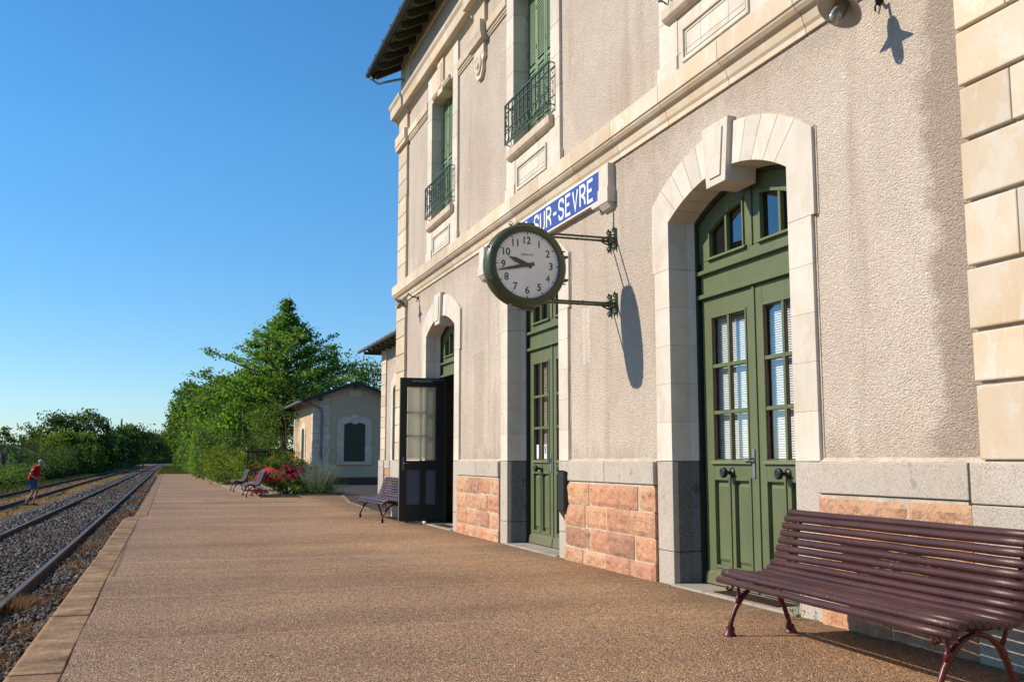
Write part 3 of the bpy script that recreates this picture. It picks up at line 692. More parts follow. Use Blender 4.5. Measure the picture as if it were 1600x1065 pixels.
# ------------------------------------------------------------------ doors
def sub(name, parent, loc):
    r = empty(name, (0,0,0)); r.parent = parent; r.location = Vector(loc)-wloc(parent); return r
def frame_rect(mb, y0,y1,z0,z1,w_,xf,xb):
    """moulding round a rectangle, butted"""
    mb.box(xf,xb,y0,y0+w_,z0,z1); mb.box(xf,xb,y1-w_,y1,z0,z1); mb.box(xf,xb,y0+w_,y1-w_,z0,z0+w_); mb.box(xf,xb,y0+w_,y1-w_,z1-w_,z1)
def leaf(mb, gl, bl, trim, ya, yb, meet, xd=XD, green=True):
    """one door leaf between ya (low y) and yb; meet = y of the meeting edge (ya or yb)"""
    t = .045
    st_m, st_h = .125, .165
    la = ya + (st_m if meet==ya else st_h); lb = yb - (st_m if meet==yb else st_h)
    mb.box(xd,xd+t,ya,la,.04,2.78); mb.box(xd,xd+t,lb,yb,.04,2.78)          # stiles
    mb.box(xd+.001,xd+t,la,lb,2.60,2.78); mb.box(xd+.001,xd+t,la,lb,1.03,1.18); mb.box(xd+.001,xd+t,la,lb,.04,.20)
    mid = (la+lb)/2+(.0); mb.box(xd+.001,xd+t,mid-.035,mid+.035,.20,1.03)
    # glass, glazing bars
    frame_rect(mb,la,lb,1.18,2.60,.022,xd-.010,xd+.03)
    mb.box(xd-.006,xd+.035,mid-.017,mid+.017,1.20,2.58)
    for z in (1.655,2.105): 
        mb.box(xd-.004,xd+.036,la+.022,mid-.017,z-.017,z+.017); mb.box(xd-.004,xd+.036,mid+.017,lb-.022,z-.017,z+.017)
    gl.add([(xd+.028,la+.01,1.19),(xd+.028,lb-.01,1.19),(xd+.028,lb-.01,2.59),(xd+.028,la+.01,2.59)],[(3,2,1,0)])
    for a,b in ((la+.024,mid-.02),(mid+.02,lb-.024)):
        frame_rect(trim,a,b,1.204,2.576,.009,xd+.008,xd+.0255)
    # sill drip under glass
    mb.prism([(xd-.028,1.165),(xd+.01,1.165),(xd+.01,1.195),(xd-.012,1.195)],'y',la-.04,lb+.04)
    # lower panels with mouldings
    for a,b in ((la,mid-.035),(mid+.035,lb)):
        mb.box(xd+.028,xd+.040,a,b,.20,1.03)
        frame_rect(mb,a-.012,b+.012,.188,1.042,.030,xd-.012,xd+.03)
        a2,b2 = a+.055,b-.055
        mb.loft([[(xd+.028,a+.03,.245),(xd+.028,b-.03,.245),(xd+.028,b-.03,.985),(xd+.028,a+.03,.985)],
                 [(xd+.010,a2,.275),(xd+.010,b2,.275),(xd+.010,b2,.955),(xd+.010,a2,.955)]],True,False)
    mb.prism([(xd-.030,.03),(xd+.01,.03),(xd+.01,.165),(xd-.018,.13)],'y',ya+.012 if meet==ya else ya-.01,yb-.012 if meet==yb else yb+.01)
def arc_top(y, yc, z0=3.64, r=1.66): return z0 - (r - math.sqrt(max(0,r*r-(y-yc)**2)))
def blinds(name, par, ya, yb, z0, z1, x, mat='blind_white', tilt=1.0, pitch=.0215):
    mb = MB(); z = z1-.02
    mb.box(x-.012,x+.012,ya,yb,z1-.02,z1+.01)
    while z > z0:
        c = math.cos(tilt)*.011; s_ = math.sin(tilt)*.011
        mb.add([(x-c,ya,z-s_),(x+c,ya,z+s_),(x+c,yb,z+s_),(x-c,yb,z-s_)],[(0,1,2,3)]); z -= pitch
    for f in (.15,.85): mb.box(x-.001,x+.001,ya+(yb-ya)*f-.002,ya+(yb-ya)*f+.002,z0,z1)
    return mb.build(name, mat, par)
def knob(par, y, z, x):
    mb = MB(); mb.lathe([(.001,-.002),(.048,-.002),(.048,.006),(.03,.012),(.016,.02),(.014,.055),(.03,.066),(.046,.078),(.050,.095),(.044,.110),(.030,.118),(.026,.114),(.012,.116),(.001,.120)],(x,y,z),(-1,0,0),20)
    return mb.build('knob','black_iron',par)
def transom(yc, par, half_l=.93):
    mb = MB(); gl = MB(); tr = MB(); xd = XD
    # rails
    mb.prism([(xd-.045,2.785),(xd+.05,2.785),(xd+.05,2.835),(xd-.02,2.835),(xd-.045,2.822)],'y',yc-.99,yc+.965)
    mb.box(xd-.002,xd+.06,yc-.99,yc+.94,2.835,3.025)
    mb.prism([(xd-.050,3.025),(xd+.05,3.025),(xd+.05,3.075),(xd-.02,3.075),(xd-.050,3.060)],'y',yc-.99,yc+.965)
    mb.box(xd+.004,xd+.05,yc-.99,yc+.94,3.075,3.16)
    for s_ in (1,-1):
        tr = MB()
        e0,e1 = yc+s_*.13, yc+s_*.765; o1 = yc+s_*.99
        lo,hi = sorted((e0,e1)); mid=(lo+hi)/2
        # stiles and curved head
        a,b = sorted((yc+s_*.012,e0)); mb.prism([(a,3.161),(b,3.161),(b,3.88),(a,3.88)],'x',xd+.004,xd+.05)
        a,b = sorted((e1,o1)); mb.prism([(a,3.161),(b,3.161),(b,3.88),(a,3.88)],'x',xd+.004,xd+.05)
        N=8; ysx=[lo+(hi-lo)*i/N for i in range(N+1)]
        for p,q in zip(ysx,ysx[1:]): mb.prism([(p,arc_top(p,yc)),(q,arc_top(q,yc)),(q,3.88),(p,3.88)],'x',xd+.004,xd+.05)
        # beads
        for p,q in zip(ysx,ysx[1:]): mb.prism([(p,arc_top(p,yc)-.024),(q,arc_top(q,yc)-.024),(q,arc_top(q,yc)+.006),(p,arc_top(p,yc)+.006)],'x',xd-.014,xd+.03)
        mb.box(xd-.014,xd+.03,lo,lo+.022,3.185,arc_top(lo,yc)-.024); mb.box(xd-.014,xd+.03,hi-.022,hi,3.185,arc_top(hi,yc)-.024)
        mb.prism([(xd-.034,3.155),(xd+.03,3.155),(xd+.03,3.185),(xd-.014,3.185)],'y',lo-.03,hi+.03)
        mb.box(xd-.006,xd+.035,mid-.017,mid+.017,3.186,arc_top(mid,yc)-.02)
        tr.box(xd+.012,xd+.028,mid+.017,mid+.032,3.186,arc_top(mid,yc)-.03); tr.build('transom_trim','brown_trim',par); tr = MB()
        tr.box(xd+.012,xd+.028,lo+.022,lo+.034,3.186,arc_top(lo,yc)-.03); tr.build('transom_trim','brown_trim',par)
        gp=[(xd+.032,p,arc_top(p,yc)) for p in ysx]+[(xd+.032,hi,3.17),(xd+.032,lo,3.17)]; gl.add(gp,[tuple(range(len(gp)))])
    mb.box(xd-.012,xd+.02,yc-.011,yc+.011,3.162,3.70)
    return mb, gl, tr
def door(yc, closed=True, knobs=True):
    dr = sub('door', st, (XD,yc,0))
    mb, gl, tr = transom(yc, dr)
    mb.build('transom_frame','green_paint',dr,bevel=.003); gl.build('transom_glass','window_glass',dr); 
    j = MB()
    for s_ in (-1,1):
        a,b = sorted((yc+s_*.935,yc+s_*1.03)); j.box(XD+.022,XD+.09,a,b,.0,3.9)
        a,b = sorted((yc+s_*.972,yc+s_*1.10)); j.box(4.968,XD+.021,a,b,.02,3.56)
    ri=RI-.045; ta=math.asin(.985/ri); A=[(yc+ri*math.sin(t_),ZI+ri*math.cos(t_)) for t_ in np.linspace(-ta,ta,21)]; B_=[(yc+(RI+.06)*math.sin(t_),ZI+(RI+.06)*math.cos(t_)) for t_ in np.linspace(-ta,ta,21)]
    for i_ in range(20): j.prism([A[i_],A[i_+1],B_[i_+1],B_[i_]],'x',4.968,XD+.003)
    j.build('door_frame','dark_green',dr)  # darker than the leaves: shade on the recessed frame painted into its green
    if closed:
        for ya,yb,meet in ((yc-.93,yc-.003,yc-.003),(yc+.003,yc+.93,yc+.003)):
            mb = MB(); gl = MB(); tr = MB(); leaf(mb,gl,None,tr,ya,yb,meet)
            if meet>yc: mb.box(XD-.014,XD+.004,yc-.020,yc+.022,.17,2.78)
            mb.build('door_leaf','green_paint',dr,bevel=.003); gl.build('door_glass','window_glass',dr); tr.build('glazing_trim','brown_trim',dr)
        for s_ in (1,-1):
            a,b = sorted((yc+s_*.11,yc+s_*.80)); blinds('blind',dr,a,b,1.15,2.62,XD+.085,'blind_white' if yc<10 else 'blind_beige')
            knob(dr,yc+s_*.445,1.085,XD)
        h = MB(); h.box(XD-.012,XD,yc+.045,yc+.085,1.04,1.30); h.tube([(XD-.01,yc+.065,1.215),(XD-.055,yc+.065,1.215),(XD-.062,yc+.085,1.215),(XD-.058,yc+.20,1.212)],.0095,8)
        h.build('door_handle','grey_zinc',dr,bevel=.003)
    return dr
d1 = door(DOORS[0]); d2 = door(DOORS[1]); d3 = door(DOORS[2], closed=False)
# notices behind the glass of the second door
for a_,b_ in ((.62,.70),(.30,.40)): MB().box(XD+.020,XD+.0245,DOORS[1]+a_,DOORS[1]+b_,1.22,1.42).build('paper_notice','white_plastic',d2)
nb = MB(); nb.lathe([(.035,0),(.035,.001),(.018,.001),(.018,0)],(XD+.0185,DOORS[1]+.35,1.37),(-1,0,0),16); nb.box(XD+.018,XD+.0195,DOORS[1]+.33,DOORS[1]+.365,1.29,1.345); nb.build('notice_print','enamel_blue',d2)
# open leaf of the third door: hinged on the far jamb, swung out, inside face to the camera
ydl = DOORS[2]+.955; xa, xb = 4.175, 5.035
ol = sub('open_door_leaf', st, (xb, ydl, 0))
mb = MB(); z0,z1 = .055,2.775; t=.05
def ybox(mb,xa_,xb_,z0_,z1_,ya_=0,yb_=None): mb.box(xa_,xb_,ydl+ya_,ydl+(t if yb_ is None else yb_),z0_,z1_)
ybox(mb,xa,xa+.135,z0,z1); ybox(mb,xb-.155,xb,z0,z1); ybox(mb,xa+.135,xb-.155,2.60,z1); ybox(mb,xa+.135,xb-.155,1.02,1.19); ybox(mb,xa+.135,xb-.155,z0,.36)
ybox(mb,xa+.40,xa+.505,.36,1.02)
mb.build('leaf_frame','anthracite',ol,bevel=.004)
bp = MB()
for a,b in ((xa+.135,xa+.40),(xa+.505,xb-.155)):
    bp.box(a,b,ydl+.018,ydl+.032,.36,1.02); bp.box(a+.03,b-.03,ydl+.010,ydl+.018,.39,.99)
bp.build('lower_panel','slate_blue',ol,bevel=.003)
oc = MB(); oc.box(xa,xa+.14,ydl+t,ydl+t+.012,z0,z1); oc.box(xb-.155,xb,ydl+t,ydl+t+.012,z0,z1); oc.box(xa+.14,xb-.155,ydl+t,ydl+t+.012,z0,.36); oc.box(xa+.14,xb-.155,ydl+t,ydl+t+.012,2.6,z1)
m_=(xa+.135+xb-.155)/2; oc.box(m_-.017,m_+.017,ydl+.035,ydl+t+.01,1.19,2.60)
oc.box(xa-.004,xa,ydl+.004,ydl+t+.01,z0+.01,z1-.01)
for z in (1.655,2.105): oc.box(xa+.135,xb-.155,ydl+.036,ydl+t+.009,z-.017,z+.017)
oc.build('outer_frame','green_paint',ol)
g = MB(); g.add([(xa+.13,ydl+.032,1.185),(xb-.15,ydl+.032,1.185),(xb-.15,ydl+.032,2.605),(xa+.13,ydl+.032,2.605)],[(0,1,2,3)]); g.build('leaf_glass','window_glass',ol)
bl = MB(); z=2.585; bx0,bx1=xa+.145,xb-.165
bl.box(bx0,bx1,ydl+.002,ydl+.022,2.585,2.60)
while z>1.24:
    bl.add([(bx0,ydl+.007,z-.009),(bx1,ydl+.007,z-.009),(bx1,ydl+.014,z+.0085),(bx0,ydl+.014,z+.0085)],[(0,1,2,3)]); z-=.0185
bl.box(bx0,bx1,ydl+.004,ydl+.018,1.215,1.235)
bl.build('leaf_blind','blind_beige',ol)
cl = MB(); cl.box(xa+.22,xa+.62,ydl-.035,ydl-.003,2.69,2.73); cl.box(xa+.50,xb+.02,ydl-.03,ydl-.018,2.735,2.75); cl.build('door_closer','grey_zinc',ol,bevel=.004)
hd = MB(); hd.box(xa+.050,xa+.085,ydl-.008,ydl,1.02,1.26); hd.tube([(xa+.068,ydl-.005,1.14),(xa+.068,ydl-.05,1.14),(xa+.09,ydl-.055,1.14),(xa+.20,ydl-.05,1.14)],.009,8); hd.build('leaf_handle','grey_zinc',ol)
cord = MB(); cord.tube([(bx1-.05,ydl-.003,2.58),(bx1-.05,ydl-.004,2.45)],.003,5); cord.build('blind_cord','white_plastic',ol)
# second leaf of the third door, folded back into the room
il = sub('inner_door_leaf', st, (XD, DOORS[2]-.9, 0))
mb = MB(); mb.box(XD+.06,XD+.95,DOORS[2]-.975,DOORS[2]-.93,.05,2.775); mb.build('leaf_frame','anthracite',il)
ds = MB(); ds.sphere((4.63,18.50,.03),.035,12,8); tag(ds.build('door_stop','white_plastic'),'small white ball door stop on the ground before the open dark door','door stop')
# thresholds
th = MB()
for yc in DOORS:
    p=[(XF-.04,yc-1.01),(XF-.04,yc+1.01),(XD+.4,yc+.98),(XD+.4,yc-.98)]; MB().prism(p,'z',-.3,.018).build('threshold','sill_stone',st,bevel=.006)
gr = MB(); gr.box(4.71,4.93,DOORS[0]-.65,DOORS[0]+.35,.012,.0225)
for i in range(60): gr.box(4.715,4.925,DOORS[0]-.64+i*.0165,DOORS[0]-.632+i*.0165,.0225,.027)
gr.build('boot_grate','rust',st)
gr = MB(); gr.box(4.71,4.93,DOORS[2]-.5,DOORS[2]+.5,.012,.0235); gr.build('boot_grate','rust',st)

# ------------------------------------------------------------------ string courses and cornices
def course(name, prof, y0, y1, mat, blk=.95, e=.003, parent=None, jitter=0):
    mb = MB(); y = y0; n = max(1, round((y1-y0)/blk)); L=(y1-y0)/n
    for i in range(n): mb.prism(prof,'y',y0+L*i+(e if i else 0),y0+L*(i+1)-(e if i<n-1 else 0))
    return mb.build(name, mat, parent or st, bevel=.003)
XB = XS+.05
lower = [(XB,4.575),(4.690,4.575),(4.690,4.625),(4.672,4.650),(4.655,4.715),(4.648,4.735),(4.615,4.745),(4.590,4.775),(4.585,4.790),(4.570,4.800),(4.568,4.985),(4.60,4.998),(XB,5.035)]
course('string_course',lower,Y0,Y1+.13,'limestone_warm',1.15)
# end return
# first floor: window surrounds, aprons, sills
XW = 4.675
def window(yc):
    wd = sub('window', st, (XW,yc,5.6))
    mb = MB()
    for s_ in (-1,1):
        zc = 5.037
        for i in range(9):
            z1_ = min(8.75, 5.22 if i==0 else 5.22+.44*i); 
            a,b = sorted((yc+s_*(.76 if zc>5.5 else .70),yc+s_*(1.085 if i else 1.12)))
            xb_ = XS+.16 if z1_>5.7 else XS+.02
            mb.box(XW if i else XW-.012,xb_,a,b,zc+.002,z1_-.002)
            zc=z1_
    # apron panel blocks
    for a,b in ((-.70,-.25),(-.25,.25),(.25,.70)):
        mb.box(XW+.008,XS+.02,yc+a+.0015,yc+b-.0015,5.037,5.22); mb.box(XW+.008,XS+.02,yc+a+.0015,yc+b-.0015,5.223,5.60)
    frame_rect(mb,yc-.60,yc+.60,5.10,5.46,.035,XW-.012,XW+.009); frame_rect(mb,yc-.54,yc+.54,5.16,5.40,.012,XW+.0,XW+.009)
    mb.build('window_surround','limestone',wd,bevel=.004)
    # lintel and key
    lb_ = MB(); 
    lb_.box(XW-.002,XS+.16,yc-.76,yc-.20,8.165,8.748); lb_.box(XW-.002,XS+.16,yc+.20,yc+.76,8.165,8.748)
    lb_.prism([(yc-.17,8.10),(yc+.17,8.10),(yc+.2,8.75),(yc-.2,8.75)],'x',XW-.045,XS+.16)
    lb_.prism([(yc-.10,8.22),(yc+.10,8.22),(yc+.12,8.68),(yc-.12,8.68)],'x',XW-.058,XW-.045)
    for s_ in (-1,1):
        a,b = sorted((yc+s_*.19,yc+s_*.62)); lb_.prism([(XW-.05,8.25),(XW-.05,8.215),(XW-.02,8.17),(XW+.01,8.17),(XW+.01,8.27)],'y',a,b)
    lb_.build('lintel','limestone_warm',wd,bevel=.004)
    sl = MB(); sl.prism([(XS+.3,5.60),(4.66,5.60),(4.63,5.615),(4.605,5.64),(4.598,5.65),(4.593,5.745),(4.61,5.755),(XS+.3,5.775)],'y',yc-.885,yc+.885)
    sl.build('window_sill','limestone_weathered',wd,bevel=.005)
    rv = MB()
    for s_ in (-1,1):
        for i in range(6):
            a,b = sorted((yc+s_*.75,yc+s_*.95)); rv.box(XS+.162,XS+.28,a,b,5.776+.40*i+.002,5.776+.40*(i+1)-.002)
    rv.box(XS+.162,XS+.28,yc-.748,yc+.748,8.166,8.3)
    rv.build('window_reveal','limestone',wd)
    # shutters: four louvred leaves
    for k in range(4):
        a = yc-.745+k*.3725+.003; b = a+.3665
        sh = MB(); x0 = XS+.185+(.004 if k%2 else 0)
        frame_rect(sh,a,b,5.79,8.155,.055,x0,x0+.035); sh.box(x0+.001,x0+.034,a+.055,b-.055,6.93,6.99)
        z=5.86
        while z<8.09:
            if not 6.90<z<7.0: sh.add([(x0+.003,a+.055,z),(x0+.003,b-.055,z),(x0+.016,b-.055,z+.043),(x0+.016,a+.055,z+.043),(x0+.016,a+.055,z-.002),(x0+.016,b-.055,z-.002)],[(0,1,2,3),(0,4,5,1)])
            z+=.042
        sh.box(x0+.026,x0+.034,a+.055,b-.055,5.845,8.10)
        for zz in (6.2,7.2,7.8): sh.box(x0-.012,x0+.004,b-.008,b+.010,zz,zz+.07)
        sh.build('shutter','shutter_green',wd)
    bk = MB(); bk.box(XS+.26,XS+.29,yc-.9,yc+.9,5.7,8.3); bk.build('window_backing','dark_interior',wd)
    return wd
for yc in WINS: window(yc)
def railing(yc):
    rl = sub('balcony_railing', st, (4.60,yc,5.8)); mb = MB(); x=4.592
    ya,yb = yc-.90,yc+.90
    Z = (6.46,6.335,6.07,5.865)
    for z,r in zip(Z,(.014,.010,.010,.012)): mb.box(x-r,x+r,ya-.01,yb+.01,z-r*.8,z+r*.8)
    n = 11
    for i in range(n+1):
        y = ya+(yb-ya)*i/n; r=.010 if i in (0,n) else .0075
        mb.box(x-r,x+r,y-r,y+r,Z[3],Z[0])
    for i in range(n):
        y = ya+(yb-ya)*(i+.5)/n; rr = (yb-ya)/n*.38
        ring=[(x,y+rr*math.cos(a),5.965+rr*1.15*math.sin(a)) for a in np.linspace(0,2*PI,17)]; mb.tube(ring,.006,5,False)
        if i%2==0:
            s1=[(x,y+.030*math.cos(a)*(1-u*.4)*(1 if u<2 else 1),6.20+.055*u_) for a,u,u_ in zip(np.linspace(-PI/2,3*PI/2,14),np.linspace(0,1,14),np.linspace(-1,1,14))]
            mb.tube(s1,.006,5); 
            sp=[(x,y+.035*(1-t*.75)*math.cos(t*9),6.265+.035*(1-t*.75)*math.sin(t*9)) for t in np.linspace(0,1,16)]; mb.tube(sp,.0055,5)
            sp=[(x,y-.035*(1-t*.75)*math.cos(t*9),6.135-.035*(1-t*.75)*math.sin(t*9)) for t in np.linspace(0,1,16)]; mb.tube(sp,.0055,5)
            mb.box(x-.004,x+.004,y-.018,y+.018,6.385,6.41)
    for s_,ye in ((-1,ya),(1,yb)):
        for z in (6.455,5.875):
            mb.tube([(x,ye,z),(x,ye+s_*.008,z),(x+.06,ye+s_*.02,z),(XW+.01,ye+s_*.025,z-.02)],.009,6)
    mb.build('railing_bars','railing_green',rl); return rl
for yc in WINS: railing(yc)
# belt course between windows, pilaster with hanging ornament
bprof = [(XB,8.06),(4.690,8.06),(4.690,8.085),(4.672,8.095),(4.672,8.115),(4.690,8.125),(4.690,8.150),(4.66,8.165),(4.655,8.30),(4.67,8.31),(XB,8.34)]
for a,b in ((WINS[2]+1.087,Y1-.79),(15.62,WINS[2]-1.087),(WINS[1]+1.087,14.86),(WINS[0]+1.087,WINS[1]-1.087),(4.9,WINS[0]-1.087)): course('belt_course',bprof,a,b,'limestone_warm',1.1)
pl = MB(); pc = 15.24
pl.box(4.655,XS+.03,pc-.30,pc+.30,8.36,8.82); pl.box(4.65,XS+.03,pc-.28,pc+.28,7.86,8.06)
pl.prism([(4.58,8.075),(4.58,8.06),(4.62,8.04),(XB,8.04),(XB,8.37),(4.56,8.37),(4.555,8.20),(4.57,8.14)],'y',pc-.37,pc+.37)
pl.prism([(pc-.28,7.86),(pc-.28,7.78),(pc-.20,7.74),(pc-.20,7.60),(pc-.10,7.48),(pc+.10,7.48),(pc+.20,7.60),(pc+.20,7.74),(pc+.28,7.78),(pc+.28,7.86)],'x',4.655,XS+.02)
pl.lathe([(.17,0),(.17,.02),(.13,.035),(.11,.02),(.07,.02),(.06,.04),(.001,.045)],(4.656,pc,7.72),(-1,0,0),24)
pl.build('wall_pilaster','limestone_warm',st,bevel=.005)
# upper cornice with breaks
def ucor(dx): return [(XB,8.72),(4.690-dx,8.72),(4.685-dx,8.755),(4.655-dx,8.80),(4.65-dx,8.815),(4.545-dx,8.825),(4.54-dx,8.84),(4.535-dx,9.02),(4.522-dx,9.035),(4.515-dx,9.05),(4.50-dx,9.07),(4.49-dx,9.13),(XB,9.215)]
segs = [(Y0,15.24-.42,0),(15.24-.42,15.24+.42,.05),(15.24+.42,Y1-.86,0),(Y1-.86,Y1+.20,.045)]
for a,b,dx in segs: course('upper_cornice',ucor(dx),a,b,'limestone_warm',1.25)
for a,b in ((15.24-.32,15.24+.32),): pass
at = MB(); at.box(4.69,XS+.03,Y1-.82,Y1+.03,9.20,10.5); at.box(4.69,XS+.03,pc-.3,pc+.3,9.20,10.5); at.box(4.695,XS+.03,Y0,Y1-.83,9.93,10.02)
at.build('attic_trim','limestone_warm',st,bevel=.004)

# corner stones
def quoins(name, ya, yb, z0, z1, h, mat, xq, par, x_in=.0, alt=0, gap=.014, split=None, jit=.012):
    mb = MB(); z = z0; i = 0
    while z < z1-.05:
        zt = min(z1, z+h); a = ya + (alt if i%2 else 0); 
        if split and i%2==0:
            mb.box(xq,XS+.05,a+random.uniform(-jit,jit),split-.002,z+gap/2,zt-gap/2); mb.box(xq+.002,XS+.05,split+.002,yb,z+gap/2,zt-gap/2)
        else: mb.box(xq+random.uniform(-.001,.001),XS+.05,a+random.uniform(-jit,jit),yb,z+gap/2,zt-gap/2)
        z = zt; i += 1
    mb.box(xq+.018,XS+.04,ya+.012+alt,yb-.012,z0,z1)   # recessed joints
    return mb.build(name, mat, par, bevel=.008)
quoins('corner_stones', Y1-.80, Y1+.03, 1.2, 4.57, .375, 'limestone_warm', 4.655, st)
quoins('corner_stones', Y1-.78, Y1+.02, 5.04, 8.05, .37, 'limestone_warm', 4.66, st)
cq = MB(); cq.box(4.66,XS+.05,Y1-.78,Y1+.02,8.34,8.74)
cq.prism([(4.60,8.06),(XB,8.06),(XB,8.37),(4.585,8.37),(4.58,8.16),(4.60,8.13)],'y',Y1-.84,Y1+.09)
cq.build('corner_block','limestone_warm',st,bevel=.005)
# brackets under string course at the corner
cb = MB(); cb.prism([(4.63,4.57),(4.63,4.53),(4.67,4.46),(XB,4.46),(XB,4.57)],'y',Y1-.82,Y1+.05); cb.build('corner_bracket','limestone_warm',st,bevel=.004)
# near pilaster stones (right edge of the view)
def near_quoin():
    mb = MB(); joints = [1.19,1.665,1.99,2.385,2.80,3.19,3.54,3.91,4.28,4.575]
    for i,(a,b) in enumerate(zip(joints,joints[1:])):
        g=.013; yl=4.835+random.uniform(-.015,.015)
        if i%2==0: mb.box(4.655,XS+.05,3.75,yl,a+g,b-g)
        else: mb.box(4.655,XS+.05,4.432,yl,a+g,b-g); mb.box(4.656,XS+.05,3.75,4.427,a+g,b-g)
    z=5.04
    while z<8.7: mb.box(4.655,XS+.05,3.75,4.83,z+.01,z+.36); z+=.37
    mb.build('corner_stones','limestone_warm',st,bevel=.010)
    b2 = MB(); b2.box(4.688,XS+.04,3.76,4.80,1.19,8.72); b2.build('joint_mortar','sill_stone',st)  # joint fill darkened to paint in the shade line under each stone
near_quoin()

# roof
rf = sub('roof', st, (XS,8.5,10))
XE = 4.10; sl = math.tan(R(27)); ZE = 9.93; YV = Y1+.62
def rz(x): return ZE + (x-XE)*sl
mb = MB(); mb.prism([(XE,ZE+.10),(8.36,rz(8.36)+.10),(12.7,ZE+.10-.0),(12.7,ZE+.14),(8.36,rz(8.36)+.16),(XE-.05,ZE+.12)],'y',Y0-.6,YV)
mb.build('roof_covering','slate',rf)
bd = MB(); bd.prism([(XE+.02,ZE+.055),(8.36,rz(8.36)+.045),(8.36,rz(8.36)+.095),(XE+.02,ZE+.098)],'y',Y0-.58,YV-.02); bd.build('roof_boarding','roof_wood',rf)
y = Y0; ra = MB(); proto=None
while y < YV-.1:
    rr = MB(); rr.prism([(XE+.06,ZE-.03),(XE+.06,ZE+.055),(6.0,rz(6.0)+.04),(6.0,rz(6.0)-.09),(XE+.14,ZE-.05)],'y',y,y+.085); rr.build('rafter','roof_wood',rf,bevel=.004); y += .56
vb = MB(); vb.prism([(XE,ZE-.04),(8.36,rz(8.36)-.09),(8.36,rz(8.36)+.11),(XE,ZE+.11)],'y',YV-.03,YV+.01); vb.build('verge_board','roof_wood',rf)
gt = MB(); 
gt.loft([[(XE-.05+.07*math.cos(a),y_,ZE+.09+.07*math.sin(a)) for a in np.linspace(PI,2*PI,9)]+[(XE-.05+.062*math.cos(a),y_,ZE+.09+.062*math.sin(a)) for a in np.linspace(2*PI,PI,9)] for y_ in (Y0-.6,8.5,YV+.03)],True,True)
y = Y0
while y<YV: gt.box(XE-.13,XE-.118,y,y+.025,ZE+.075,ZE+.12); y+=.8
gt.build('gutter','slate_dark',rf)
dp = MB(); dp.tube([(XE-.03,YV-.15,ZE+.05),(XE+.04,YV-.16,ZE-.10),(XE+.14,YV-.2,ZE-.17),(4.62,Y1-.3,ZE-.28),(4.69,Y1-.32,ZE-.32)],.028,8); dp.build('roof_stay','grey_zinc',rf)

# ------------------------------------------------------------------ station name sign
sg = empty('station_sign',(4.62,12.52,4.4),label='blue enamel station name board with white letters under the string course',cat='sign')
fr = MB()
for s_ in (-1,1):
    yc = 12.50+s_*2.28 if s_<0 else 12.50+2.46
    a,b = yc-.13, yc+.13
    fr.box(4.625,XS+.02,a,b,4.30,4.575); fr.box(4.610,XS+.02,a-.015*(s_<0),b+.015*(s_>0),4.12,4.30)
    i0 = b if s_<0 else a-.22; i1 = b+.22 if s_<0 else a
    fr.prism([(i0,4.19),(i1,4.19),(i1-(.05 if s_<0 else 0),4.12),(i1-.09 if s_<0 else i1,4.12),(i0 if s_<0 else i0+.09,4.12),(i0 if s_<0 else i0+.05,4.14)],'x',4.612,XS+.02)
    fr.prism([(4.615,4.12),(4.66,4.06),(4.69,4.04),(XS+.02,4.04),(XS+.02,4.12)],'y',a+.01,b-.01)
fr.box(4.66,XS+.02,10.35,14.83,4.19,4.575)
fr.build('stone_frame','limestone',sg,bevel=.004)
bd = MB(); bd.box(4.640,4.652,10.352,14.828,4.185,4.572); bd.build('board_border','enamel_white',sg,bevel=.002)
bd = MB(); bd.box(4.637,4.640,10.372,14.810,4.207,4.550); bd.build('board','enamel_blue',sg)
# letters drawn as strokes on a 1x1 cell
def st_arc(cx,cy,rx,ry,a0,a1,n=8): return [(cx+rx*math.cos(a0+(a1-a0)*i/n), cy+ry*math.sin(a0+(a1-a0)*i/n)) for i in range(n+1)]
H_=PI/2
LET = {
 'M':[[(0,0),(0,1),(.5,.35),(1,1),(1,0)]], 'O':[[(0,.28)]+[(0,.72)]+st_arc(.5,.72,.5,.28,PI,0)+[(1,.28)]+st_arc(.5,.28,.5,.28,0,-PI)],
 'R':[[(0,0),(0,1),(.55,1)]+st_arc(.55,.76,.45,.24,H_,-H_)+[(.12,.52)],[(.52,.46),(.90,.30),(1,.0)]],
 'T':[[(-.02,1),(1.02,1)],[(.5,.93),(.5,0)]], 'A':[[(0,0),(.5,1.02),(1,0)],[(.25,.28),(.75,.28)]],
 'G':[st_arc(.5,.72,.5,.28,.15,PI)+[(0,.28)]+st_arc(.5,.28,.5,.28,PI,2*PI)+[(1,.46),(.55,.46)]], 'N':[[(0,0),(0,1),(1,0),(1,1)]],
 'E':[[(1,0),(0,0),(0,1),(1,1)],[(.1,.52),(.8,.52)]], '-':[[(.05,.48),(.95,.48)]],
 'S':[[(1.0,.74),(1.0,.84),(.86,.97),(.5,1.0),(.14,.97),(.0,.84),(.0,.67),(.12,.57),(.5,.51),(.88,.43),(1,.33),(1,.16),(.86,.03),(.5,0),(.14,.03),(.0,.16),(0,.26)]],
 'U':[[(0,1),(0,.28)]+st_arc(.5,.28,.5,.28,PI,2*PI)+[(1,1)]], 'V':[[(0,1),(.5,0),(1,1)]]}
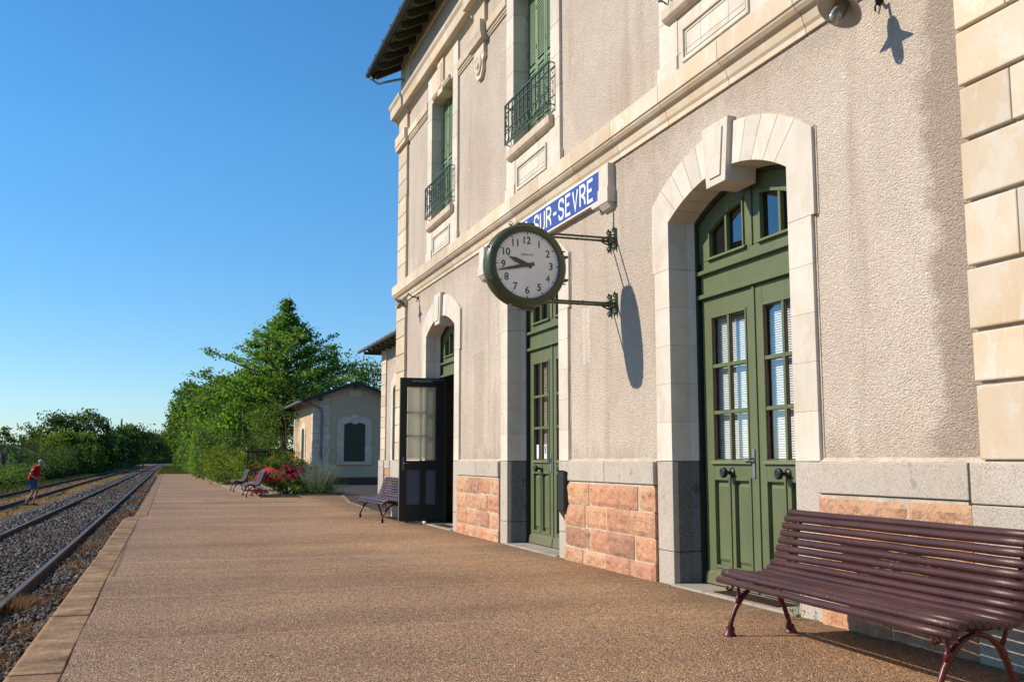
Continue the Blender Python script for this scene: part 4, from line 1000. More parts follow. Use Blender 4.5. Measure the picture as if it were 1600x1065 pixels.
def stroke(mb, pts, wd, x, th=.0012):
    pts=[Vector(p) for p in pts]; pts=[p for i,p in enumerate(pts) if i==0 or (p-pts[i-1]).length>1e-4]; L=[];Rr=[]; n=len(pts)
    closed = (pts[0]-pts[-1]).length<1e-3
    for i,p in enumerate(pts):
        d0=(p-pts[i-1]).normalized() if i>0 else ((pts[0]-pts[-2]).normalized() if closed else None)
        d1_=(pts[i+1]-p).normalized() if i<n-1 else ((pts[1]-pts[0]).normalized() if closed else None)
        if d0 is None: d0=d1_
        if d1_ is None: d1_=d0
        n0=Vector((-d0.y,d0.x)); n1=Vector((-d1_.y,d1_.x)); m=(n0+n1)
        m = m/max(.35,m.length_squared)*2 if m.length>.1 else n0
        m = m*min(1,1.9/max(m.length,1e-6)) if m.length>1.9 else m
        L.append(p+m*wd/2); Rr.append(p-m*wd/2)
    for i in range(n-1):
        q=[L[i],L[i+1],Rr[i+1],Rr[i]]
        mb.add([(x,v.x,v.y) for v in q]+[(x+th,v.x,v.y) for v in q],[(0,1,2,3),(7,6,5,4),(0,4,5,1),(2,6,7,3)])
word='MORTAGNE-SUR-SEVRE'; ye=10.545; Hh=.245; pitch=.2325
yy=ye
for chh in word[::-1]:
    lt = MB()
    wd_ = .150 if chh!='M' else .185
    if chh=='-': wd_=.13
    for j,strk in enumerate(LET[chh]):
        stroke(lt,[(yy+wd_*(1-p[0]),4.256+Hh*p[1]) for p in strk],.040,4.6352-j*.0003)
    yy += wd_+.082
    lt.build('letter','enamel_white',sg)

# ------------------------------------------------------------------ clock
CKX, CKY, CKZ = 3.64, 10.155, 3.315
ck = empty('station_clock',(CKX,CKY,CKZ),label='round green double faced station clock on two wall arms',cat='clock')
RB=.455
body=MB(); body.lathe([(.455,-.075),(.462,-.07),(.462,.07),(.455,.075)],(CKX,CKY,CKZ),(0,1,0),64)
for s_ in (-1,1): body.lathe([(.455,.075),(.452,.088),(.425,.105),(.385,.118),(.372,.120),(.368,.112),(.366,.098)],(CKX,CKY,CKZ),(0,s_,0),64)
body.lathe([(.463,-.006),(.468,-.004),(.468,.004),(.463,.006)],(CKX,CKY,CKZ),(0,1,0),64)
body.build('case','clock_green',ck)
bt=MB()
for k in range(8):
    a=2*PI*(k+.5)/8
    c=Vector((CKX+.44*math.cos(a),CKY-.098,CKZ+.44*math.sin(a))); bt.sphere(c,.013,8,6)
    c=Vector((CKX+.458*math.cos(a),CKY-.06,CKZ+.458*math.sin(a))); bt.tube([c,c+Vector((.035*math.cos(a),0,.035*math.sin(a)))],.009,6)
bt.box(CKX-.10,CKX+.10,CKY-.055,CKY+.055,CKZ+.452,CKZ+.478); bt.box(CKX-.085,CKX+.085,CKY-.05,CKY+.05,CKZ-.485,CKZ-.452)
ringp=[(CKX-.17+.022*math.cos(a),CKY-.02,CKZ+.455+.022*math.sin(a)+.012) for a in np.linspace(0,2*PI,15)]; bt.tube(ringp,.005,5,False)
for dz in (.13,-.13): bt.tube([(CKX+.44,CKY-.03,CKZ+dz),(CKX+.50,CKY-.03,CKZ+dz)],.016,8); bt.tube([(CKX+.44,CKY+.03,CKZ+dz),(CKX+.50,CKY+.03,CKZ+dz)],.016,8)
bt.build('fitting','clock_green',ck,bevel=.003)
dl=MB()
for s_ in (-1,1): dl.lathe([(.001,.084),(.368,.084)],(CKX,CKY,CKZ),(0,s_,0),48,False)
dl.build('dial','dial_white',ck)
gm = NT('clock_glass',.03); gg=gm.n('ShaderNodeBsdfGlossy'); gg.inputs['Roughness'].default_value=.02; tt=gm.n('ShaderNodeBsdfTransparent')
ff=gm.n('ShaderNodeFresnel'); ff.inputs[0].default_value=1.45; mm=gm.n('ShaderNodeMixShader'); gm.l(ff.outputs[0],mm.inputs[0]); gm.l(tt.outputs[0],mm.inputs[1]); gm.l(gg.outputs[0],mm.inputs[2]); gm.l(mm.outputs[0],gm.t.nodes['Material Output'].inputs[0]); M['clock_glass']=gm.m
cg=MB()
for s_ in (-1,1): cg.lathe([(.001,.1165),(.2,.114),(.368,.108)],(CKX,CKY,CKZ),(0,s_,0),48)
cg.build('clock_glass','clock_glass',ck)
def flat_text(txt, size, loc, mat, name, par, sx=1, off=.0, side=-1, thick=.0008):
    """text standing in an XZ plane facing -Y (side -1) or +Y"""
    cu=bpy.data.curves.new('t','FONT'); cu.body=txt; cu.size=size; cu.align_x='CENTER'; cu.align_y='CENTER'; cu.offset=off; cu.extrude=thick; cu.resolution_u=6
    o=bpy.data.objects.new('t',cu); col.objects.link(o); dg=bpy.context.evaluated_depsgraph_get(); me=bpy.data.meshes.new_from_object(o.evaluated_get(dg))
    bpy.data.objects.remove(o); vs=[v.co for v in me.vertices]
    cx=(max(v.x for v in vs)+min(v.x for v in vs))/2; cy=(max(v.y for v in vs)+min(v.y for v in vs))/2
    return [( -side*(v.x-cx)*sx+loc[0], loc[1]+(-v.z if side<0 else v.z), (v.y-cy)+loc[2]) for v in vs],[tuple(p.vertices) for p in me.polygons]
num=MB()
for s_ in (-1,1):
    yf = CKY+s_*.0855
    for k in range(1,13):
        a=PI/2-2*PI*k/12; 
        v,f=flat_text(str(k),.112,(CKX-s_*.276*math.cos(a)*(1),yf,CKZ+.276*math.sin(a)),None,'',None,.95,0 if k==4 else .002,s_); num.add(v,f)
    v,f=flat_text('LEPAUTE',.031,(CKX,yf,CKZ+.115),None,'',None,1.15,.0003,s_); num.add(v,f)
    for k in range(60):
        a=2*PI*k/60; big=k%5==0; r0=.338 if big else .347; r1=.363; hw=.0058 if big else .0014
        u=Vector((math.cos(a),0,math.sin(a))); t_=Vector((-math.sin(a),0,math.cos(a))); c=Vector((CKX,yf,CKZ))
        num.add([c+u*r0-t_*hw,c+u*r1-t_*hw,c+u*r1+t_*hw,c+u*r0+t_*hw],[(0,1,2,3)])
num.build('numerals','hand_black',ck)
def hand(name,ang,L,tail,wd,yo):
    for s_ in (-1,1):
        a=PI/2-ang; u=Vector((-s_*math.cos(a),0,math.sin(a))); t_=Vector((-u.z,0,u.x)); c=Vector((CKX,CKY+s_*yo,CKZ)); th_=Vector((0,s_*.002,0))
        p=[c-u*tail-t_*wd*.6,c-u*tail+t_*wd*.6,c+u*L*.25+t_*wd,c+u*L*.62+t_*wd*.95,c+u*L,c+u*L*.62-t_*wd*.95,c+u*L*.25-t_*wd]
        if name=='minute_hand': p=[c-u*tail-t_*wd*1.2,c-u*tail+t_*wd*1.2,c+u*L*.4+t_*wd*1.1,c+u*L-0*u+t_*wd*.35,c+u*(L+.01),c+u*L-t_*wd*.35,c+u*L*.4-t_*wd*1.1]
        m=MB(); n=len(p); m.add([q-th_ for q in p]+[q+th_ for q in p],[tuple(range(n)),tuple(range(2*n-1,n-1,-1))]+[(i,n+i,n+(i+1)%n,(i+1)%n) for i in range(n)])
        if name=='minute_hand': m.lathe([(.001,.012),(.022,.012),(.024,0),(.024,-.02)],c,(0,s_,0),16)
        m.build(name,'hand_black',ck)
hand('hour_hand',2*PI*(9+43/60)/12,.235,.055,.026,.092)
hand('minute_hand',2*PI*43/60,.335,.08,.016,.098)
for zc in (3.69,2.945):
    ar=MB()
    up = 1 if zc>3.3 else -1
    for dy in (-.075,.075):
        xe = CKX+.27
        ar.tube([(4.70,CKY+dy,zc+up*.0),(4.62,CKY+dy,zc),(4.50,CKY+dy,zc),(xe+.05,CKY+dy,zc),(xe,CKY+dy*.9,zc-up*.01)],[.019,.015,.013,.013,.013],8)
        ar.sphere((4.3,CKY+dy,zc),.017,8,6)
        ar.box(XS-.02,XS+.01,CKY+dy-.022,CKY+dy+.022,zc-.12,zc+.12)
        for k in (-1,1):
            ar.tube([(XS-.015,CKY+dy,zc+k*.115),(XS-.05,CKY+dy,zc+k*.10),(XS-.03,CKY+dy,zc+k*.07)],.010,6); ar.tube([(XS-.02,CKY+dy,zc+k*.05),(4.60,CKY+dy,zc+k*.012)],.010,6)
            ar.sphere((XS-.03,CKY+dy,zc+k*.125),.014,8,6)
    ar.box(XS-.03,XS-.005,CKY-.10,CKY+.10,zc-.03,zc+.03)
    ar.build('wall_arm','clock_green',ck,bevel=.002)
cb = MB(); cb.tube([(XS-.008,10.14,4.05),(XS-.008,10.13,3.9),(XS-.010,10.15,3.80)],.006,6); cb.tube([(XS-.008,10.17,4.56),(XS-.008,10.175,4.05)],.005,6); tag(cb.build('power_cable','grey_zinc'),'thin grey cable running down the wall to the clock bracket','cable')

# ------------------------------------------------------------------ gooseneck lamps
def lamp(y, label):
    r = empty('wall_lamp',(XS,y,4.48),label=label,cat='lamp',group='gooseneck lamps on the station wall')
    ax = Vector((-.57,0,-.82)).normalized(); c = Vector((4.385,y,4.385))
    s = MB(); s.lathe([(.030,-.13),(.036,-.12),(.055,-.085),(.062,-.03),(.075,-.015),(.160,.035),(.166,.045),(.160,.043),(.074,-.008),(.058,-.022)],c,ax,36); s.lathe([(.001,-.022),(.058,-.022)],c,ax,24); s.build('lamp_shade','lamp_enamel',r)
    b = MB(); b.lathe([(.052,-.02),(.054,.03),(.052,.10),(.042,.145),(.022,.168),(.001,.174)],c,ax,24); b.build('globe','bulb_glass',r)
    b = MB(); b.lathe([(.018,-.02),(.022,.01),(.040,.05),(.045,.09),(.040,.125),(.022,.146),(.001,.152)],c,ax,20); b.build('bulb','lamp_enamel',r)
    top = c-ax*.13
    a_ = MB(); a_.tube([top,top-ax*.06,(4.50,y,4.56),(4.57,y,4.50),(4.64,y,4.49),(XS,y,4.48)],.013,8); a_.lathe([(.04,0),(.04,.012),(.02,.02)],(XS,y,4.48),(-1,0,0),16)
    a_.tube([(XS-.02,y,4.48),(XS-.03,y+.02,4.43),(XS-.02,y+.03,4.40)],.008,6); a_.tube([(XS-.02,y,4.47),(XS-.035,y-.03,4.44)],.009,6); a_.build('arm','black_iron',r)
lamp(5.58,'large beige enamel wall lamp with glass globe at the top right')
lamp(19.56,'small beige wall lamp near the far corner of the station')
# letter box on the right reveal of the second door
lb = empty('letter_box',(4.62,11.60,.75),label='slim black letter box hung on the granite pier beside the second door',cat='letter box')
m = MB(); m.prism([(4.655,.50),(4.675,.46),(4.675,1.03),(4.585,1.06),(4.585,.60)],'y',11.40,11.60); m.build('box_body','black_plastic',lb,bevel=.006)
m = MB(); m.prism([(4.58,1.062),(4.68,1.032),(4.68,1.045),(4.575,1.078)],'y',11.39,11.61); m.build('lid','black_plastic',lb)

# ------------------------------------------------------------------ benches (local: x = along, y = depth from front to back, z up)
SL = [(-.012,.365,.021),(.030,.405,.022),(.083,.418,.0195),(.128,.416,.018),(.173,.409,.018),(.218,.402,.018),(.263,.397,.018),(.308,.398,.018),(.352,.410,.019),(.392,.436,.020),(.424,.475,.021),(.449,.523,.021),(.470,.574,.021),(.489,.626,.021),(.507,.678,.021),(.525,.730,.021),(.545,.782,.021),(.578,.822,.020)]
def bench_proto(L, label, leg_in=.15):
    r = empty('bench',(0,0,0),label=label,cat='bench',group='slatted benches on the platform')
    def nrm(i):
        a = SL[max(i-1,0)]; b = SL[min(i+1,len(SL)-1)]; return math.atan2(b[1]-a[1],b[0]-a[0])
    for i,(u,v,rr) in enumerate(SL):
        t = nrm(i); c,s_ = math.cos(t),math.sin(t); m = MB(); prof=[]
        for k in range(12):
            a=2*PI*k/12; pu=rr*(1.13 if i<9 else 1.2)*math.cos(a); pv=rr*1.0*math.sin(a); prof.append((u+pu*c-pv*s_, v+pu*s_+pv*c))
        rings=[[(x,p[0]+wob,p[1]+wz) for p in prof] for x,wob,wz in [(L*j/8,random.uniform(-.0015,.0015),random.uniform(-.002,.002)) for j in range(9)]]
        m.loft(rings,True,True); m.build('slat','bench_slat',r,local=True)
    for lx in (leg_in, L-leg_in):
        m = MB(); 
        def tb(pts, rs, n=8): m.tube([(lx,)+p if len(p)==2 else p for p in pts], rs, n)
        # support under the slats following seat and back
        pth=[(SL[i][0]+ (0.0), SL[i][1]) for i in range(len(SL))]
        off=[]
        for i in range(1,len(SL)):
            t=nrm(i); off.append((SL[i][0]+math.sin(t)*.030, SL[i][1]-math.cos(t)*.030))
        tb(off,[.014]*len(off))
        tb([(-.02,.335),(-.030,.320),(-.012,.305),(.012,.312),(.018,.33),(.010,.375)],[.008,.009,.009,.009,.009,.012])
        # front leg: foot, shin, arc up to the seat middle, down to the rear leg
        tb([(-.015,.02),(.0,.10),(.035,.18),(.085,.255),(.15,.315),(.23,.345),(.31,.325),(.375,.265),(.415,.18),(.445,.09),(.462,.02)],[.021,.017,.017,.020,.016,.015,.016,.019,.017,.017,.021])
        tb([(.052,.215),(.060,.27),(.062,.33),(.050,.375)],[.017,.012,.011,.014])
        tb([(.375,.265),(.41,.33),(.425,.40),(.44,.46)],[.013,.011,.011,.013])
        tb([(.23,.345),(.23,.37)],[.02,.018])
        for fu in (-.015,.462):
            m.lathe([(.046,0),(.046,.010),(.036,.022),(.026,.040),(.024,.06)],(lx,fu,0),(0,0,1),14); m.sphere((lx,fu+(.012 if fu<.1 else -.012),.045),.027,10,8)
        for q,v_ in ((.062,.245),(.392,.235)): m.sphere((lx,q,v_),.024,10,8,(.8,1,1.2))
        m.build('leg','bench_iron',r,local=True)
    m = MB(); 
    for lx in (leg_in,L-leg_in): pass
    m.tube([(leg_in,.23,.350),(L-leg_in,.23,.350)],.009,6); m.build('stretcher','bench_iron',r,local=True)
    return r
def place(b, front_left, front_right):
    """front_left: world xy of the far end of the front slat, front_right: near end; depth to the right of travel = +X"""
    a=Vector(front_left); e=Vector(front_right); d=(e-a).normalized(); b.location=(a.x,a.y,0); b.rotation_euler.z=math.atan2(d.y,d.x); return b
b1 = bench_proto(2.40,'large dark red slatted bench in the foreground beside the green doors')
place(b1,(3.735,6.33),(3.605,3.93))
stk = MB(); stk.cbox((1.74+.36,.5155,.7275+.0),(.062,.004,.022),Matrix.Rotation(R(-18),3,'X')); stk.build('sticker','white_plastic',b1,local=True)
stk = MB(); stk.cbox((1.74+.36,.5130,.7280),(.046,.004,.014),Matrix.Rotation(R(-18),3,'X')); stk.build('sticker_print','teal_sticker',b1,local=True)
b2 = copy_tree(b1); b2['label']='dark red slatted bench against the wall behind the open black door'; 
for ch in list(b2.children):
    if 'sticker' in ch.name: bpy.data.objects.remove(ch)
place(b2,(3.93,21.50),(3.98,19.10))
b3 = copy_tree(b2); b3['label']='slatted bench right in front of the pink flowering roses'; place(b3,(2.52,35.95),(2.47,33.55))
b4 = copy_tree(b2); b4['label']='farthest slatted bench beside the clipped green bush'; place(b4,(2.46,42.0),(2.44,39.6))

# ------------------------------------------------------------------ lower wing set back beyond the station
XA = 7.12; AX = empty('station_wing',(XA,29,0),label='single storey set back wing of the station with slate eave and pale quoins',cat='building')
mb = MB(); wall_with_holes(mb,21.1,35.0,1.15,5.6,[(28.9,33.1,0,3.9)],XA+.04,XA+.3); mb.box(XA+.043,14,34.7,34.997,0,5.4); mb.prism([(XA+.043,5.4),(14,5.4),(10.5,6.9)],'y',34.7,34.997)
mb.build('wall','stucco',AX)
_XS=XS; XS=XA+.04
quoins('corner_stones',34.25,35.03,1.2,5.2,.375,'limestone_warm',XA-.005,AX)
mb=MB(); mb.box(XA-.06,XA+.09,34.2,35.08,-.05,.95); mb.box(XA-.06,XA+.09,34.2,35.08,.955,1.2); mb.box(XA-.035,XA+.09,33.38,34.19,.93,1.2); mb.box(XA-.01,XA+.09,33.05,33.37,-.05,1.2); mb.box(XA+.09,13.9,34.95,35.04,-.05,1.2)
mb.build('granite_plinth','granite',AX,bevel=.008)
mb=MB(); 
for i,(a,b) in enumerate(((.70,.92),(.45,.69),(.2,.44),(-.05,.19))): mb.box(XA-.02,XA+.08,33.40,34.17,a,b)
mb.build('plinth_stones','pink_sandstone',AX,bevel=.01)
XS=_XS
sr = surround(32.05,AX,XA+.0); 
mb=MB(); mb.box(XA+.25,XA+.3,30.9,33.2,0,4); mb.build('door_backing','dark_green',AX)
wr = sub('roof',AX,(XA,29,5.3)); xe=6.62; ze=5.10
def wz(x): return ze+(x-xe)*math.tan(R(22))
mb=MB(); mb.prism([(xe,ze+.04),(10.6,wz(10.6)+.04),(14.8,ze),(14.8,ze+.08),(10.6,wz(10.6)+.12),(xe-.03,ze+.10)],'y',21.36,36.5); mb.build('roof_covering','slate',wr)
g=MB(); 
g.loft([[(xe-.06+.075*math.cos(a),y_,ze+.09+.085*math.sin(a)) for a in np.linspace(PI,2*PI,9)]+[(xe-.06+.066*math.cos(a),y_,ze+.09+.076*math.sin(a)) for a in np.linspace(2*PI,PI,9)] for y_ in (21.4,30,36.55)],True,True)
y=21.6
while y<36.5: g.box(xe-.142,xe-.13,y,y+.04,ze+.03,ze+.10); y+=.75
g.build('gutter','grey_zinc',wr)
y=21.6
while y<36.4: MB().box(xe+.02,XA+.5,y,y+.10,ze-.08,ze+.03).build('rafter','roof_wood',wr); y+=.75

# ------------------------------------------------------------------ outbuilding
OX0,OX1,OY0,OY1=6.76,10.9,49.9,57.6; OB=empty('outbuilding',(OX0,OY0,0),label='small rendered outbuilding with a gable roof and dark green shuttered window',cat='building')
xr=(OX0+OX1)/2
mb=MB(); mb.prism([(OX0,.36),(OX1,.36),(OX1,4.25),(xr,4.25+(xr-OX0)*.40),(OX0,4.25)],'y',OY0,OY1); mb.build('wall','stucco_smooth',OB)
mb=MB(); mb.box(OX0-.03,OX1+.03,OY0-.035,OY1,-.1,.36); mb.build('base_course','brown_trim',OB)
def ozc(x): return 4.02+(x-6.16)*.375
rr=sub('roof',OB,(xr,OY0,4.5))
mb=MB(); xe=6.12; 
mb.prism([(xe,4.02),(xr,ozc(xr)),(2*xr-xe,4.02),(2*xr-xe,4.10),(xr,ozc(xr)+.10),(xe-.03,4.10)],'y',OY0-.42,OY1+.45); mb.build('roof_covering','slate',rr)
mb=MB(); mb.prism([(xe,3.97),(xr,ozc(xr)-.07),(2*xr-xe,3.97),(2*xr-xe,4.12),(xr,ozc(xr)+.12),(xe,4.12)],'y',OY0-.46,OY0-.415); mb.build('verge_board','anthracite',rr)
mb=MB()
for x in (xr,xr-1.75,xr+1.75): mb.box(x-.09,x+.09,OY0-.40,OY0+.0,ozc(xr-abs(x-xr))-.24,ozc(xr-abs(x-xr))-.06)
mb.build('purlin_ends','roof_wood',rr)
mb=MB(); mb.loft([[(xe-.06+.08*math.cos(a),y_,4.08+.085*math.sin(a)) for a in np.linspace(PI,2*PI,9)]+[(xe-.06+.07*math.cos(a),y_,4.08+.075*math.sin(a)) for a in np.linspace(2*PI,PI,9)] for y_ in (OY0-.44,OY1+.45)],True,True)
mb.build('gutter','grey_zinc',rr)
mb=MB(); mb.tube([(6.16,OY0-.30,4.0),(6.3,OY0-.2,3.93),(6.9,OY0-.12,3.86),(7.12,OY0-.09,3.74),(7.17,OY0-.075,3.55),(7.17,OY0-.075,.1)],.048,10)
for z in (3.1,1.9,.8): mb.lathe([(.055,-.02),(.055,.02)],(7.17,OY0-.075,z),(0,0,1),12)
mb.build('downpipe','grey_zinc',OB)
mb=MB(); z=.36; i=0
while z<4.05:
    mb.box(OX0-.03,OX0+(.84 if i%2 else .78),OY0-.03,OY0+.01,z+.008,z+.352); mb.box(OX0-.03,OX0+.01,OY0+.011,OY0+.50,z+.008,z+.352)
    z+=.36; i+=1
mb.build('corner_stones','limestone_weathered',OB,bevel=.006)
mb=MB(); z=.36
while z<4.05: mb.box(OX0-.03,OX0+.01,OY1-.45,OY1+.02,z+.008,z+.352); z+=.36
mb.build('corner_stones','limestone_weathered',OB,bevel=.006)
ow=sub('window',OB,(8.78,OY0,2)); wc=8.83
def seg(yc,hw,zs,rise,n=10):
    r=(hw*hw+rise*rise)/(2*rise); return [(yc-hw+2*hw*i/n, zs+rise-(r-math.sqrt(max(0,r*r-(-hw+2*hw*i/n)**2)))) for i in range(n+1)]
mb=MB()
for s_ in (-1,1):
    a,b=sorted((wc+s_*.53,wc+s_*.86)); mb.box(a,b,OY0-.03,OY0+.05,1.14,1.9); mb.box(a,b,OY0-.03,OY0+.05,1.905,2.65)
inn=seg(wc,.53,2.98,.10); out=seg(wc,.88,3.17,.27)
mb.prism([(wc-.88,2.655)]+[(wc-.53,2.655)]+inn+[(wc+.53,2.655),(wc+.88,2.655)]+out[::-1],'y',OY0-.032,OY0+.05)
mb.prism([(wc-.12,3.0),(wc+.12,3.0),(wc+.18,3.48),(wc-.18,3.48)],'y',OY0-.075,OY0-.03)
mb.build('window_surround','limestone_weathered',ow,bevel=.006)
mb=MB(); mb.prism([(wc-.53,1.14),(wc+.53,1.14)]+seg(wc,.53,2.98,.10)[::-1],'y',OY0-.012,OY0+.0)
for i in range(9): mb.box(wc-.50+i*.115,wc-.50+i*.115+.105,OY0-.020,OY0-.012,1.16,2.97)
mb.build('shutter','dark_green',ow)
mb=MB(); mb.box(wc-.90,wc+.90,OY0-.10,OY0+.02,.98,1.135); mb.build('window_sill','limestone_weathered',ow,bevel=.01)
mb=MB(); mb.box(xr-.28,xr+.28,OY0-.02,OY0+.01,4.40,4.70); mb.build('ridge_stone','limestone_weathered',OB)
sd_=sub('side_door',OB,(OX0,53.6,0)); mb=MB()
for s_ in (-1,1):
    a,b=sorted((53.5+s_*.55,53.5+s_*.95)); mb.box(OX0-.035,OX0+.03,a,b,.1,2.5)
mb.prism([(53.5-.97,2.505)]+[(53.5-.55,2.505)]+seg(53.5,.55,2.75,.12)+[(53.5+.55,2.505),(53.5+.97,2.505)]+seg(53.5,.97,2.9,.28)[::-1],'x',OX0-.036,OX0+.03)
mb.build('door_surround','limestone_weathered',sd_)
mb=MB(); mb.prism([(53.5-.55,.1),(53.5+.55,.1)]+seg(53.5,.55,2.75,.12)[::-1],'x',OX0-.012,OX0); mb.build('door_panel','dark_green',sd_)
# red picket fence end seen behind the outbuilding
f_=empty('picket_fence',(6.2,60,0),label='short red wooden picket fence behind the outbuilding',cat='fence')
for i in range(9):
    m=MB(); x=6.75-.16*i*.6; m.prism([(x-.035,0),(x+.035,0),(x+.035,1.35),(x,1.42),(x-.035,1.35)],'y',60,60.03); m.build('picket','redwood',f_)
m=MB(); m.box(5.85,6.85,60.03,60.06,.3,.38); m.box(5.85,6.85,60.03,60.06,1.05,1.13); m.build('fence_rail','redwood',f_)

# ------------------------------------------------------------------ flower bed
MB().prism([(2.95,34.75),(5.55,34.55),(5.7,36.5),(5.5,58),(2.4,58),(2.6,42)],'z',-.2,.03).build('gravel_bed','gravel_pale',kind='structure')
V=rng.uniform
def bush(name,c,r,h,n,leaf,mat,label,cat='bush',clumps=40,group=None,stem=True,aspect=.55,z0=0.):
    root=empty(name,(c[0],c[1],z0),label=label,cat=cat,group=group)
    P,cs=crown_pts((c[0],c[1],z0+h*.52),(r[0],r[1],h*.52),clumps,max(6,n//clumps),min(r[0],r[1],h)*.38,lower=-1.1,irregular=.35)
    P[:,2]=np.maximum(P[:,2],z0+.03)
    npmesh('foliage',leaf_quads(P,leaf,aspect=aspect),4,mat,root,off=root.location)
    if stem:
        mb=MB(); limbs(mb,(c[0],c[1],z0),random.sample([tuple(p) for p in cs],min(8,len(cs))),.02+.012*h); mb.build('stems','bark',root)
    return root,cs
rb,cs=bush('rose_bush',(4.0,36.1),(1.0,.8),1.3,6500,.075,'leaf_mid','rose bush covered in pink and magenta blossoms behind the benches',clumps=60)
def blossoms(root,c,r,h,n,z0=0,front=True):
    F=MB()
    for i in range(n):
        v=rng.normal(size=3); v/=np.linalg.norm(v); v[2]=abs(v[2])*.9-.25
        if front and v[1]>0 and rng.random()<.7: v[1]=-v[1]
        if front and v[0]>0.3 and rng.random()<.3: v[0]=-v[0]
        p=Vector((c[0]+v[0]*r[0]*1.05,c[1]+v[1]*r[1]*1.05,max(.12,z0+h*.5+v[2]*h*.52)))
        nrm=(Vector(v)+Vector((0,0,.4))).normalized(); u=nrm.orthogonal().normalized(); w_=nrm.cross(u); s_=random.uniform(.035,.078)
        for ring_,(k,rr_,tilt) in enumerate(((6,1.,.25),(5,.6,.6),(3,.3,.8))):
            for j in range(k):
                a=2*PI*(j+.4*ring_)/k; d=(u*math.cos(a)+w_*math.sin(a)); t_=(-u*math.sin(a)+w_*math.cos(a)); b=p+nrm*.01*ring_
                tip=b+d*s_*rr_+nrm*s_*tilt*.5; F.add([b,b+d*s_*rr_*.6+t_*s_*.36*rr_+nrm*s_*.1,tip,b+d*s_*rr_*.6-t_*s_*.36*rr_+nrm*s_*.1],[(0,1,2,3)])
    o=F.build('blossoms','petal',root); tag(o,kind='stuff')
blossoms(rb,(4.0,36.1),(1.02,.82),1.28,260)
rb2,_=bush('rose_bush',(4.45,36.9),(.75,.6),1.32,1600,.07,'leaf_mid','taller thin rose bush with scattered pink blossoms behind the silvery shrub',clumps=36)
blossoms(rb2,(4.45,36.9),(.75,.6),1.30,90)
rb3,_=bush('rose_bush',(2.95,34.95),(.28,.25),.28,350,.05,'leaf_mid','low pink rose spilling beside the bench foot',clumps=12,stem=False); blossoms(rb3,(2.95,34.95),(.3,.25),.26,20)
bush('orange_shrub',(4.05,38.4),(.95,.8),1.42,3600,.065,'leaf_autumn','rounded shrub of orange and olive leaves behind the roses',clumps=60)
# silvery upright shrub
root=empty('silver_shrub',(5.0,35.3,0),label='silvery green shrub of thin upright flower spikes beside the roses',cat='bush')
n=620; a=rng.uniform(0,2*PI,n); ln=rng.random(n)**.7*.52; P0=np.stack([5.0+np.cos(a)*ln*.55,35.3+np.sin(a)*ln*.4,np.zeros(n)],1); D=np.stack([np.cos(a)*ln,np.sin(a)*ln,np.ones(n)],1); D/=np.linalg.norm(D,axis=1)[:,None]
Hs=rng.uniform(.65,1.28,n)*(1.05-ln*.35)
S=np.stack([np.full(n,.95),np.full(n,-.32),np.zeros(n)],1)*.007
T=P0+D*Hs[:,None]+np.stack([np.cos(a)*ln*.12,np.sin(a)*ln*.12,np.zeros(n)],1)
npmesh('spikes',np.stack([P0-S,P0+S,T+S*.5,T-S*.5],1).reshape(-1,3),4,'leaf_silver',root,off=root.location)
k=14; u=rng.uniform(.15,1,(n,k,1)); LP=(P0[:,None]+(T-P0)[:,None]*u).reshape(-1,3)+rng.normal(size=(n*k,3))*.012
npmesh('spike_leaves',leaf_quads(LP,.030,droop=-1.4,aspect=.35),4,'leaf_silver',root,off=root.location)
P=np.stack([5.0+rng.normal(size=6000)*.36,35.3+rng.normal(size=6000)*.24,np.abs(rng.normal(size=6000))*.30+.03],1); npmesh('foliage',leaf_quads(P,.055,droop=-.5,aspect=.35),4,'leaf_iris',root,off=root.location)
# sword leaved plant
root=empty('iris_plant',(4.18,34.95,0),label='bright green sword leaved plant in front of the silvery shrub',cat='plant')
mb=MB()
for i in range(34):
    a=random.uniform(0,2*PI); l=random.uniform(.30,.52); d=Vector((math.cos(a),math.sin(a),0)); s_=Vector((-d.y,d.x,0))*.018; b=Vector((4.18,34.95,0))+d*random.uniform(0,.08)
    p1=b+d*l*.22+Vector((0,0,l*.6)); p2=b+d*l*random.uniform(.4,.65)+Vector((0,0,l*.86)); mb.add([b-s_,b+s_,p1+s_,p1-s_],[(0,1,2,3)]); mb.add([p1-s_,p1+s_,p2],[(0,1,2)])
mb.build('leaves','leaf_iris',root)
bush('bush',(2.95,51.5),(1.1,2.6),1.75,6500,.10,'leaf_yellow','rounded yellow green bush at the end of the platform benches',clumps=90,group=None)
bush('bush',(2.75,58),(1.0,3.0),2.0,5000,.12,'leaf_yellow','taller yellow green bush behind the rounded one, along the platform',clumps=80)
bush('bush',(4.2,61.5),(1.6,2.2),2.6,5500,.12,'leaf_dark','dark grey green bush behind the yellow green ones',clumps=80)
bush('bush',(5.9,66),(1.5,2.),2.9,5000,.15,'leaf_mid','loose green shrub behind the tree stakes beside the outbuilding',clumps=70)
